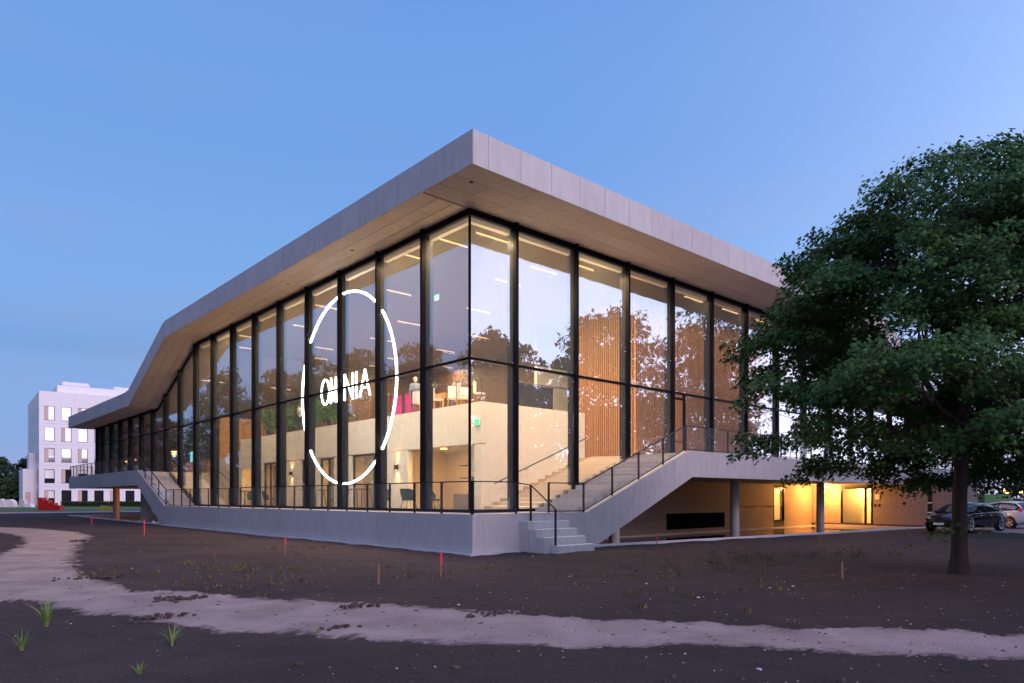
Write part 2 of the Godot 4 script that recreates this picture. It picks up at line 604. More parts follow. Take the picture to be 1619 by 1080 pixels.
	var bot := [[-17.5, 0.4], [-13.5, 0.9], [-12.61, 1.52], [-11.67, 2.25], [-11.13, 2.8], [-10.76, 4.38], [-10.37, 4.89], [-10.0, 6.3], [-9.63, 7.31], [-9.22, 8.08], [-8.79, 8.94], [-8.35, 9.4], [-7.94, 10.15], [-6.68, 11.31], [-5.74, 12.21], [-5.4, 12.81], [-4.78, 13.55], [-3.96, 14.46], [-2.6, 16.1], [0.2, 20.2]]
	path_strip(top, bot, 0.0)
	var l := [[-13.0, 3.0], [-12.0, -0.3], [-11.44, -3.55], [-11.0, -6.35], [-10.2, -9.98], [-9.3, -14.03], [-8.6, -18.42], [-8.4, -22.0], [-8.8, -26.99], [-10.0, -31.46], [-11.5, -35.57], [-14.5, -40.25]]
	var r := [[-9.9, 3.0], [-9.75, 1.0], [-9.95, -2.27], [-9.5, -5.03], [-8.85, -8.6], [-8.0, -12.78], [-6.95, -16.97], [-6.3, -20.28], [-6.1, -24.64], [-6.9, -29.61], [-8.0, -33.6], [-10.0, -38.41]]
	path_strip(l, r, 0.004)

func along(pts: Array, t: float) -> Vector2:
	var s := t * (pts.size() - 1)
	var k := mini(int(s), pts.size() - 2)
	var p := func(i: int) -> Vector2:
		var e = pts[clampi(i, 0, pts.size() - 1)]
		return Vector2(e[0], e[1])
	return p.call(k).cubic_interpolate(p.call(k + 1), p.call(k - 1), p.call(k + 2), s - k)

func path_strip(a: Array, b: Array, lift: float) -> void:
	var f := FastNoiseLite.new()
	f.seed = 17
	f.frequency = 0.9
	f.fractal_octaves = 4
	var rows := 520
	var cols := 44
	var verts := PackedVector3Array()
	var vc := PackedColorArray()
	var idx := PackedInt32Array()
	for i in rows + 1:
		var p := along(a, float(i) / rows)
		var q := along(b, float(i) / rows)
		var d := (q - p).normalized()
		p -= d * 0.55
		q += d * 0.55
		for j in cols + 1:
			var t := float(j) / cols
			var e := p.lerp(q, t)
			var edge := minf(t, 1.0 - t) * (q - p).length() - 0.3 + 0.42 * f.get_noise_2d(e.x * 1.3, e.y * 1.3) + 0.2 * f.get_noise_2d(e.x * 6.0, e.y * 6.0)
			var ends := smoothstep(0.0, 0.05, float(i) / rows) * smoothstep(0.0, 0.05, 1.0 - float(i) / rows)
			var y := soil_y(e.x, e.y) + lerpf(-0.06, 0.016, smoothstep(-0.05, 0.12, edge) * ends) + f.get_noise_2d(e.x * 5.0, e.y * 5.0) * 0.006 + lift
			verts.append(V(e.x, y, e.y))
			var k := clampf(0.5 + f.get_noise_2d(e.x * 0.8 + 9.0, e.y * 0.8) * 1.1, 0.0, 1.0)
			var c := Color(0.44, 0.355, 0.335).lerp(Color(0.62, 0.52, 0.49), k)
			vc.append(Color(0.11, 0.08, 0.075).lerp(c, smoothstep(0.0, 0.35, edge + 0.2 * f.get_noise_2d(e.x * 9.0, e.y * 9.0))))
	var w := cols + 1
	var nrm := PackedVector3Array()
	nrm.resize(verts.size())
	for i in rows:
		for j in cols:
			var o := i * w + j
			for t in [[o, o + w, o + w + 1], [o, o + w + 1, o + 1]]:
				var m: Vector3 = (verts[t[2]] - verts[t[0]]).cross(verts[t[1]] - verts[t[0]])
				if m.y < 0.0:
					t = [t[0], t[2], t[1]]
					m = -m
				idx.append_array(t)
				for e in t:
					nrm[e] += m
	for k in nrm.size():
		nrm[k] = nrm[k].normalized()
	var arr := []
	arr.resize(Mesh.ARRAY_MAX)
	arr[Mesh.ARRAY_VERTEX] = verts
	arr[Mesh.ARRAY_NORMAL] = nrm
	arr[Mesh.ARRAY_COLOR] = vc
	arr[Mesh.ARRAY_INDEX] = idx
	var am := ArrayMesh.new()
	am.add_surface_from_arrays(Mesh.PRIMITIVE_TRIANGLES, arr)
	setting("path", am, M.sand)

# ---------------------------------------------------------------- pavilion
const GX := 1.95       # plane of the left glass wall
const GZ := -2.6       # plane of the right glass wall
const POD := 1.19      # podium level
const DECK := 3.5      # terrace level
var pavilion: Node3D

# underside and top of the roof, s metres along a facade from the near corner
func roof_low(s: float) -> float:
	return lerpf(11.66, 8.25, clampf((s - 30.6) / (39.3 - 30.6), 0.0, 1.0))

func roof_top(s: float) -> float:
	return lerpf(12.70, 9.30, clampf((s - 30.8) / (39.5 - 30.8), 0.0, 1.0))

func cuts(step: float, a: float, b: float, extra: Array) -> Array:
	var out := [a]
	var k := a + step
	while k < b - 0.2:
		out.append(k)
		k += step
	for e in extra:
		if e > a and e < b:
			out.append(e)
	out.append(b)
	out.sort()
	return out

func tone(arr: Array) -> Material:
	return arr[rng.randi() % arr.size()]

func build_pavilion() -> void:
	pavilion = thing("glass_pavilion", "large glass pavilion with a folded concrete roof and raised podium", "building")
	build_roof()
	build_podium()
	build_facade()
	build_rails()

func build_roof() -> void:
	var zx := V(0, 0, -1)
	var prof := PackedVector2Array()
	for s in [0.04, 30.6, 39.3, 60.9]:
		prof.append(Vector2(s, roof_low(s) + 0.03))
	for s in [60.9, 39.5, 30.8, 0.04]:
		prof.append(Vector2(s, roof_top(s) - 0.03))
	var g := G.new()
	g.prism(prof, V(0.04, 0, 0), zx, UP, V(31, 0, 0))
	var prof2 := PackedVector2Array()
	for s in [31.05, 39.3, 60.9]:
		prof2.append(Vector2(s, roof_low(s) + 0.03))
	for s in [60.9, 39.5, 31.05]:
		prof2.append(Vector2(s, roof_top(s) - 0.03))
	g.prism(prof2, V(0, 0, -0.04), V(1, 0, 0), UP, V(0, 0, -31))
	var roof := put(pavilion, "roof", g.mesh(), M.joint)
	# fascia panels
	for side in 2:
		var U := zx if side == 0 else V(1, 0, 0)
		var W := V(0.036, 0, 0) if side == 0 else V(0, 0, -0.036)
		var c := cuts(1.35, 0.0 if side == 0 else 0.63, 60.9, [30.6, 39.3])
		if side == 1:
			c.push_front(0.004)
		for k in c.size() - 1:
			var a: float = c[k] + (0.005 if k else 0.0)
			var b: float = c[k + 1] - 0.005
			if b - a < 0.05:
				continue
			g = G.new()
			g.prism(PackedVector2Array([Vector2(a, roof_low(a)), Vector2(b, roof_low(b)), Vector2(b, roof_top(b)), Vector2(a, roof_top(a))]), Vector3.ZERO, U, UP, W)
			put(roof, "fascia_panel", g.mesh(), tone([M.concrete, M.concrete_b, M.concrete_c]))
		# soffit panels in a running bond, three rows deep
		var depth := GX + 0.02 if side == 0 else -GZ + 0.02
		var rows := 3
		for r in rows:
			var d0 := 0.045 + (depth - 0.045) * r / rows
			var d1 := 0.045 + (depth - 0.045) * (r + 1) / rows - 0.017
			var c2 := cuts(2.7, (2.65 if side == 0 else 0.045) - 1.35 * (r % 2), 60.8, [30.6, 39.3])
			for k in c2.size() - 1:
				var a: float = maxf(c2[k], 2.65 if side == 0 else 0.045)
				var b: float = c2[k + 1] - 0.017
				if b - a < 0.1:
					continue
				g = G.new()
				var e0 := W.normalized() * d0
				g.prism(PackedVector2Array([Vector2(a, roof_low(a) + 0.002), Vector2(b, roof_low(b) + 0.002), Vector2(b, roof_low(b) + 0.026), Vector2(a, roof_low(a) + 0.026)]), e0, U, UP, W.normalized() * (d1 - d0))
				put(roof, "soffit_panel", g.mesh(), tone([M.soffit, M.soffit, M.soffit_b]))
	# round recessed fittings in the soffit
	for p in [[0.75, 1.0], [1.0, 9.0], [1.0, 15.0], [1.0, 22.0], [1.0, 40.5], [1.0, 43.5]]:
		g = G.new()
		var y: float = roof_low(p[1])
		g.lathe([[0.0, 0.0], [-0.012, 0.001], [-0.012, 0.065], [0.02, 0.07]], V(p[0], y, -p[1]), 14)
		put(roof, "soffit_spot", g.mesh(), M.black)

func panel_run(parent: Node, called: String, poly: PackedVector2Array, step: float, from: float, to: float, o: Vector3, U: Vector3, W: Vector3, mats: Array) -> void:
	var x := from
	while x < to - 0.05:
		var e := minf(x + step, to)
		var clip := PackedVector2Array([Vector2(x + 0.004, -3), Vector2(e - 0.004, -3), Vector2(e - 0.004, 9), Vector2(x + 0.004, 9)])
		for p in Geometry2D.intersect_polygons(poly, clip):
			var g := G.new()
			g.prism(p, o, U, UP, W)
			put(parent, called, g.mesh(), tone(mats))
		x = e

func build_podium() -> void:
	var g := G.new()
	# the core under the glass hall, closed all round
	g.span(V(0.06, -0.4, -30.9), V(3.9, POD - 0.006, -0.06))
	g.span(V(3.9, -0.4, -30.9), V(28.9, POD - 0.006, -6.1))
	g.span(V(3.9, 0.7, -6.1), V(5.0, POD - 0.006, -0.06))
	var pod := put(pavilion, "podium", g.mesh(), M.concrete)
	var conc := [M.concrete, M.concrete_b, M.concrete_c]
	# outer skins: right side with the slanting stair cheek and the terrace edge, left side mirrored
	var right := PackedVector2Array([Vector2(0, -0.4), Vector2(0, POD), Vector2(5.06, POD), Vector2(11.2, 3.61), Vector2(52, 3.61), Vector2(52, 2.54), Vector2(11.43, 2.54), Vector2(5.5, 0.0), Vector2(5.5, -0.4)])
	panel_run(pod, "concrete_panel", right, 0.44, 0.0, 0.44, V(0, 0, 0), V(1, 0, 0), V(0, 0, -0.3), conc)
	panel_run(pod, "concrete_panel", right, 1.65, 0.44, 5.0, V(0, 0, 0), V(1, 0, 0), V(0, 0, -0.3), conc)
	panel_run(pod, "concrete_panel", right, 2.6, 5.0, 52.0, V(0, 0, 0), V(1, 0, 0), V(0, 0, -0.3), conc)
	var left := PackedVector2Array([Vector2(0.3, -0.4), Vector2(0.3, POD), Vector2(30.66, POD), Vector2(36.9, 3.61), Vector2(60.6, 3.61), Vector2(60.6, 2.54), Vector2(36.9, 2.54), Vector2(31.35, 0.0), Vector2(31.35, -0.4)])
	panel_run(pod, "concrete_panel", left, 2.6, 0.3, 61.0, V(0, 0, 0), V(0, 0, -1), V(0.3, 0, 0), conc)
	# terrace decks with their undersides
	g = G.new()
	g.span(V(11.1, 2.56, -6.1), V(52, DECK, -0.31))
	g.span(V(0.31, 2.56, -60.55), V(31, DECK, -36.9))
	g.prism(PackedVector2Array([Vector2(5.2, 0.2), Vector2(11.1, 2.7), Vector2(11.1, 3.3), Vector2(5.2, 0.9)]), V(0, 0, -0.31), V(1, 0, 0), UP, V(0, 0, -2.3))
	g.prism(PackedVector2Array([Vector2(30.8, 0.2), Vector2(36.9, 2.7), Vector2(36.9, 3.3), Vector2(30.8, 0.9)]), V(0.31, 0, 0), V(0, 0, -1), UP, V(1.64, 0, 0))
	put(pavilion, "terrace", g.mesh(), M.concrete_b)
	# outer stairs, each step a block
	var n := 14
	var rise := (DECK - POD) / n
	for side in 2:
		var st := G.new()
		if side == 0:
			st.prism(PackedVector2Array([Vector2(5.0, POD - 0.3), Vector2(5.0, POD + 0.05), Vector2(11.0, DECK - 0.02), Vector2(11.0, DECK - 0.4)]), V(0, 0, -2.42), V(1, 0, 0), UP, V(0, 0, -0.12))
		else:
			st.prism(PackedVector2Array([Vector2(30.6, POD - 0.3), Vector2(30.6, POD + 0.05), Vector2(36.8, DECK - 0.02), Vector2(36.8, DECK - 0.4)]), V(1.74, 0, 0), V(0, 0, -1), UP, V(0.12, 0, 0))
		var stair := put(pavilion, "outer_stair", st.mesh(), M.metal)
		for k in n:
			var y := POD + rise * (k + 1)
			var sg := G.new()
			if side == 0:
				var x := 4.9 + 0.435 * k
				sg.soft(V(x + 0.28, y - rise * 0.5, -1.37), V(0.56, rise - 0.003, 2.1), 0.012)
			else:
				var z := -30.55 - 0.435 * k
				sg.soft(V(1.02, y - rise * 0.5, z - 0.28), V(1.4, rise - 0.003, 0.56), 0.012)
			put(stair, "step", sg.mesh(), tone([M.step, M.concrete_b]))
	# the small stair from the podium down to the soil, standing before the wall
	var front := put(pavilion, "entrance_stair", one(V(1.9, -0.2, 0.004), V(2.15, 0.94, 0.4)), M.concrete_b)
	for k in 4:
		var y := 0.95 - 0.24 * k
		var z0 := 0.004 + 0.36 * k
		put(front, "step", soft_one(V(3.0 + 0.01 * k, y * 0.5 - 0.1, z0 + 0.18), V(1.62, y + 0.2, 0.356), 0.012), M.concrete_light)
	put(front, "side_wall", one(V(1.92, -0.2, 0.41), V(2.186, 0.7, 0.75)), M.concrete_b)
	put(front, "side_wall", one(V(1.92, -0.2, 0.755), V(2.186, 0.46, 1.1)), M.concrete_b)
	# pale landing edge at the head of the small stair
	put(front, "landing", one(V(1.86, POD + 0.002, -0.32), V(3.9, POD + 0.016, 0.012)), M.concrete_light)
	# round columns in the pools
	for p in [[9.74, -2.7], [19.2, -2.7], [28.8, -2.7], [38.4, -2.7]]:
		g = G.new()
		g.lathe([[-0.7, 0.225], [2.56, 0.225]], V(p[0], 0, p[1]), 28)
		put(pavilion, "column", g.mesh(), M.concrete)
	for p in [[2.6, -54.4, 0.27], [2.6, -44.8, 0.4]]:
		g = G.new()
		g.lathe([[-0.7, p[2]], [2.56, p[2]]], V(p[0], 0, p[1]), 28)
		put(pavilion, "column", g.mesh(), M.concrete)
	# clad basement wall under the right terrace and the wing at its far end
	g = G.new()
	g.span(V(5.05, -0.7, -6.4), V(11.0, 1.0, -6.12))
	g.span(V(11.0, -0.7, -6.4), V(29.6, 2.558, -6.12))
	g.span(V(31.0, -0.7, -6.4), V(35.3, 2.558, -6.12))
	g.span(V(29.6, -0.7, -6.4), V(31.0, 0.2, -6.12))
	g.span(V(29.6, 2.35, -6.4), V(31.0, 2.558, -6.12))
	g.span(V(35.05, -0.7, -6.12), V(35.3, 2.558, -4.15))
	g.span(V(35.05, 2.38, -4.15), V(35.3, 2.558, -2.1))
	g.span(V(35.05, -0.7, -4.15), V(35.3, -0.12, -2.1))
	g.span(V(35.05, -0.7, -2.1), V(35.3, 2.558, 3.2))
	g.span(V(35.3, -0.7, 2.95), V(37.2, 2.558, 3.2))
	g.span(V(37.0, -0.7, 0.0), V(37.2, 2.558, 2.95))
	var base := put(pavilion, "basement_wall", g.mesh(), M.joint)
	var rg := G.new()
	rg.span(V(36.5, -0.7, -9), V(36.7, 2.558, 0))
	rg.span(V(29.0, -0.7, -8.6), V(36.5, 3.4, -8.4))
	rg.span(V(28.91, -0.7, -8.4), V(29.1, 3.4, -6.41))
	rg.span(V(32.0, -0.7, -8.4), V(32.2, 3.4, -6.41))
	rg.span(V(35.3, -0.7, -0.2), V(36.5, 2.558, 0))
	put(base, "room_wall", rg.mesh(), M.plaster)
	put(base, "room_floor", one(V(29.1, -0.7, -8.4), V(36.5, -0.1, -6.41)), M.floor)
	put(base, "room_floor", one(V(35.31, -0.7, -6.1), V(36.5, -0.1, -0.2)), M.floor)
	var clad := [M.cladding]
	for r in 4:
		var y0 := -0.35 + 0.73 * r
		var y1 := minf(y0 + 0.722, 2.556)
		var x := 3.92 + (0.9 if r % 2 else 0.0)
		while x < 35.0:
			var e := minf(x + 1.792, 35.0)
			if not (e > 29.6 and x < 31.0 and y1 > 0.2):
				put(base, "cladding_panel", one(V(x, y0, -6.11), V(e, y1, -6.085)), tone(clad))
			elif x < 29.55 and y1 > 0.2:
				put(base, "cladding_panel", one(V(x, y0, -6.11), V(29.6, y1, -6.085)), tone(clad))
			if e > 31.05 and x < 31.0 and y1 > 0.2:
				put(base, "cladding_panel", one(V(31.0, y0, -6.11), V(e, y1, -6.085)), tone(clad))
			x += 1.8
		var z := -6.08
		while z < 3.2:
			var e := minf(z + 1.792, 3.2)
			if e < -4.15 or z > -2.1:
				put(base, "cladding_panel", one(V(35.015, y0, z), V(35.04, y1, e)), tone(clad))
			else:
				if z < -4.16:
					put(base, "cladding_panel", one(V(35.015, y0, z), V(35.04, y1, -4.16)), tone(clad))
				if e > -2.09:
					put(base, "cladding_panel", one(V(35.015, y0, -2.09), V(35.04, y1, e)), tone(clad))
			z += 1.8
	for k in 4:
		put(base, "cladding_panel", one(V(35.05, -0.35 + 0.73 * k, 3.21), V(37.2, minf(-0.35 + 0.73 * k + 0.722, 2.556), 3.235)), M.cladding)
	# long dark window in the basement wall, the lit window and the lit glazed door
	put(base, "dark_window", one(V(18.1, -0.02, -6.13), V(23.8, 0.84, -6.07)), M.recess)
	var fr := G.new()
	for s in [[29.6, 29.66, 0.2, 2.35], [30.94, 31.0, 0.2, 2.35], [29.66, 30.94, 0.2, 0.26], [29.66, 30.94, 2.29, 2.35]]:
		fr.span(V(s[0], s[2], -6.2), V(s[1], s[3], -6.07))
	var win := put(base, "window_frame", fr.mesh(), M.metal)
	put(win, "pane", one(V(29.66, 0.26, -6.15), V(30.94, 2.29, -6.142)), M.thin_glass)
	fr = G.new()
	for s in [[-4.15, -4.05, -0.1, 2.38], [-2.2, -2.1, -0.1, 2.38], [-2.62, -2.5, -0.1, 2.38], [-4.05, -2.62, 2.28, 2.38], [-4.05, -2.62, -0.1, 0.0], [-2.5, -2.2, 2.28, 2.38], [-2.5, -2.2, -0.1, 0.0]]:
		fr.span(V(35.0, s[2], s[0]), V(35.14, s[3], s[1]))
	var door := put(base, "glazed_door", fr.mesh(), M.metal)
	put(door, "pane", one(V(35.06, 0.0, -4.05), V(35.068, 2.28, -2.62)), M.thin_glass)
	put(door, "pane", one(V(35.06, 0.0, -2.5), V(35.068, 2.28, -2.2)), M.thin_glass)
	put(base, "intercom_box", soft_one(V(35.0, 1.75, -1.8), V(0.04, 0.34, 0.3), 0.01), M.white)
	put(base, "letter_slot", soft_one(V(35.0, 1.2, -1.95), V(0.03, 0.16, 0.1), 0.01), M.black)
	put(base, "letter_slot", soft_one(V(35.0, 1.2, -1.7), V(0.03, 0.16, 0.1), 0.01), M.black)
	var slit := put(base, "slit_window", one(V(35.0, 0.35, 1.15), V(35.06, 2.3, 1.4)), M.black)
	put(slit, "bar", one(V(34.98, 1.35, 1.14), V(35.0, 1.42, 1.41)), M.white)
	put(slit, "bar", one(V(34.98, 0.75, 1.14), V(35.0, 0.82, 1.41)), M.white)
	put(base, "stone_ledge", one(V(3.9, -0.4, -6.08), V(34.9, -0.2, -5.75)), M.concrete_light)
	put(base, "stone_ledge", one(V(34.6, -0.4, -5.74), V(35.0, -0.12, 3.1)), M.concrete_light)

# s metres along a facade (side 0 left, 1 right), y up, d metres inwards from the glass plane
func fp(side: int, s: float, y: float, d: float) -> Vector3:
	return V(GX + d, y, -s) if side == 0 else V(s, y, GZ - d)

func fprism(g: G, side: int, poly: PackedVector2Array, d0: float, d1: float) -> void:
	var U := V(0, 0, -1) if side == 0 else V(1, 0, 0)
	g.prism(poly, fp(side, 0, 0, d0), U, UP, fp(side, 0, 0, d1) - fp(side, 0, 0, d0))

func foot(side: int, s: float) -> float:
	return DECK + 0.005 if s > (36.85 if side == 0 else 11.05) else POD + 0.005

func rect(a: float, y0: float, b: float, y1: float) -> PackedVector2Array:
	return PackedVector2Array([Vector2(a, y0), Vector2(b, y0), Vector2(b, y1), Vector2(a, y1)])

func pane_mesh(side: int, poly: PackedVector2Array) -> ArrayMesh:
	var g := G.new()
	fprism(g, side, poly, 0.0, 0.006)
	fprism(g, side, poly, 0.022, 0.028)
	var m := g.mesh()
	m.surface_set_material(0, M.glass)
	# the metal coating of solar control glass, inside the double pane
	var c := G.new()
	var tri := Geometry2D.triangulate_polygon(poly)
	var out := fp(side, 0, 0, -1) - fp(side, 0, 0, 0)
	for k in range(0, tri.size(), 3):
		c.tri(fp(side, poly[tri[k]].x, poly[tri[k]].y, 0.014), fp(side, poly[tri[k + 1]].x, poly[tri[k + 1]].y, 0.014), fp(side, poly[tri[k + 2]].x, poly[tri[k + 2]].y, 0.014), out)
	var a := []
	a.resize(Mesh.ARRAY_MAX)
	a[Mesh.ARRAY_VERTEX] = c.v
	a[Mesh.ARRAY_NORMAL] = c.n
	m.add_surface_from_arrays(Mesh.PRIMITIVE_TRIANGLES, a)
	m.surface_set_material(1, M.coating)
	return m

func build_facade() -> void:
	for side in 2:
		var g := G.new()
		var last := 58.4 if side == 0 else 51.9
		var first := -GZ if side == 0 else GX
		var knots := cuts(100.0, first, last, [30.6, 39.3, 36.86 if side == 0 else 11.06])
		for k in knots.size() - 1:
			var a: float = knots[k]
			var b: float = knots[k + 1]
			var y := foot(side, (a + b) * 0.5)
			fprism(g, side, rect(a, y, b, y + 0.09), -0.04, 0.12)
			fprism(g, side, PackedVector2Array([Vector2(a, roof_low(a) - 0.2), Vector2(b, roof_low(b) - 0.2), Vector2(b, roof_low(b) + 0.02), Vector2(a, roof_low(a) + 0.02)]), -0.03, 0.16)
		fprism(g, side, rect(first, 6.455, last, 6.545), -0.035, 0.10)
		var frame := put(pavilion, "glass_facade", g.mesh(), M.metal)
		var s := 5.28 if side == 0 else 4.03
		var prev := first + 0.03
		while true:
			var e := minf(s, last)
			var a := prev
			var b := e - 0.062
			if side == 1 and a > 13.0 and a < 14.5:
				put(frame, "window_pane", pane_mesh(side, rect(14.72, foot(side, a) + 0.09, b, 6.455)), null)
			else:
				put(frame, "window_pane", pane_mesh(side, rect(a, foot(side, (a + b) * 0.5) + 0.09, b, 6.455)), null)
			var poly := PackedVector2Array([Vector2(a, 6.545), Vector2(b, 6.545), Vector2(b, roof_low(b) - 0.2)])
			for kn in [39.3, 30.6]:
				if kn > a and kn < b:
					poly.append(Vector2(kn, roof_low(kn) - 0.2))
			poly.append(Vector2(a, roof_low(a) - 0.2))
			put(frame, "window_pane", pane_mesh(side, poly), null)
			if e >= last - 0.01:
				break
			g = G.new()
			var y0 := foot(side, e - 0.1)
			fprism(g, side, rect(e - 0.06, y0, e + 0.06, roof_low(e) - 0.002), -0.17, 0.32)
			var mu := put(frame, "mullion", g.mesh(), M.metal)
			if side == 0 and e < 30.0:
				g = G.new()
				fprism(g, side, rect(e - 0.018, POD + 0.1, e + 0.018, 5.6), 0.322, 0.332)
				put(mu, "cable_strip", g.mesh(), M.white)
			prev = e + 0.062
			s += 3.2
		# end mullion
		g = G.new()
		fprism(g, side, rect(last, foot(side, last), last + 0.12, roof_low(last) - 0.002), -0.2, 0.4)
		put(frame, "mullion", g.mesh(), M.metal)
		if side == 0:
			put(frame, "corner_post", one(V(GX - 0.03, POD + 0.005, GZ - 0.03), V(GX + 0.04, roof_low(0) - 0.002, GZ + 0.035)), M.metal)
		else:
			var dg := G.new()
			dg.span(V(13.72, DECK + 0.1, GZ - 0.04), V(13.80, 6.3, GZ + 0.03))
			dg.span(V(14.56, DECK + 0.1, GZ - 0.04), V(14.72, 6.45, GZ + 0.03))
			dg.span(V(13.80, 6.2, GZ - 0.04), V(14.56, 6.3, GZ + 0.03))
			var door := put(frame, "door", dg.mesh(), M.metal)
			var pg := G.new()
			fprism(pg, 1, rect(13.80, DECK + 0.1, 14.56, 6.2), 0.0, 0.008)
			fprism(pg, 1, rect(13.72, 6.3, 14.56, 6.45), 0.0, 0.008)
			put(door, "pane", pg.mesh(), M.thin_glass)
			var hg := G.new()
			hg.tube([V(13.86, 4.3, GZ + 0.03), V(13.95, 4.25, GZ + 0.12), V(14.3, 4.27, GZ + 0.12), V(14.45, 4.35, GZ + 0.03)], 0.02, 8)
			put(door, "handle", hg.mesh(), M.metal)

# a steel guard: top rail through pts, posts and glass between them
func guard(called: String, pts: Array, height: float, every: float, parent: Node) -> void:
	var g := G.new()
	var spots := []
	for k in pts.size() - 1:
		var a: Vector3 = pts[k]
		var b: Vector3 = pts[k + 1]
		var d := (b - a).normalized()
		var side := d.cross(UP).normalized()
		var up := side.cross(d).normalized()
		g.box((a + b) * 0.5 + UP * height, V(0.05, 0.035, (b - a).length() + 0.03), Basis(side, up, -d))
		g.box((a + b) * 0.5 + UP * 0.06, V(0.03, 0.03, (b - a).length()), Basis(side, up, -d))
		var n := maxi(1, roundi(V(b.x - a.x, 0, b.z - a.z).length() / every))
		for i in n + (1 if k == pts.size() - 2 else 0):
			spots.append(a.lerp(b, float(i) / n))
	var rail := put(parent, called, g.mesh(), M.metal_rail)
	var pm := {}
	for k in spots.size():
		var d: Vector3 = (spots[mini(k + 1, spots.size() - 1)] - spots[maxi(k - 1, 0)])
		d.y = 0
		d = d.normalized()
		var bs := Basis(d.cross(UP), UP, -d)
		if not pm.has(0):
			pm[0] = one(V(-0.03, -0.02, -0.022), V(0.03, height - 0.018, 0.022))
		put(rail, "railing_post", pm[0], M.metal_rail, Transform3D(bs, spots[k]))
		if k < spots.size() - 1:
			var a: Vector3 = spots[k]
			var b: Vector3 = spots[k + 1]
			var e := (b - a).normalized()
			var fl := V(b.x - a.x, 0, b.z - a.z).normalized()
			var pg := G.new()
			var len := (b - a).dot(fl)
			var dy := b.y - a.y
			var q := PackedVector2Array([Vector2(0.03, 0.08 + dy * 0.03 / len), Vector2(len - 0.03, 0.08 + dy), Vector2(len - 0.03, height - 0.03 + dy), Vector2(0.03, height - 0.03)])
			pg.prism(q, a - fl.cross(UP) * 0.005, fl, UP, fl.cross(UP) * 0.01)
			put(rail, "glass_panel", pg.mesh(), M.thin_glass)

func build_rails() -> void:
	guard("railing", [V(0.1, POD, -0.1), V(1.85, POD, -0.1)], 1.0, 1.75, pavilion)
	guard("railing", [V(0.1, POD, -0.16), V(0.1, POD, -30.66), V(0.1, 3.61, -36.9), V(0.1, 3.61, -60.5), V(1.9, 3.61, -60.5)], 1.0, 1.52, pavilion)
	guard("railing", [V(3.3, POD, -0.1), V(5.0, POD, -0.1), V(11.1, 3.61, -0.1), V(51.9, 3.61, -0.1)], 1.0, 1.55, pavilion)
	var g := G.new()
	g.tube([V(1.9, 2.16, -0.06), V(2.25, 2.1, 0.15), V(2.25, 1.32, 1.28)], 0.022, 8)
	var hand := put(pavilion, "handrail", g.mesh(), M.metal_rail)
	put(hand, "railing_post", one(V(2.225, 0.95, 0.125), V(2.275, 2.1, 0.175)), M.metal_rail)
	put(hand, "railing_post", one(V(2.225, 0.23, 1.23), V(2.275, 1.33, 1.28)), M.metal_rail)

# ---------------------------------------------------------------- interior of the pavilion
const UPPER := 5.58

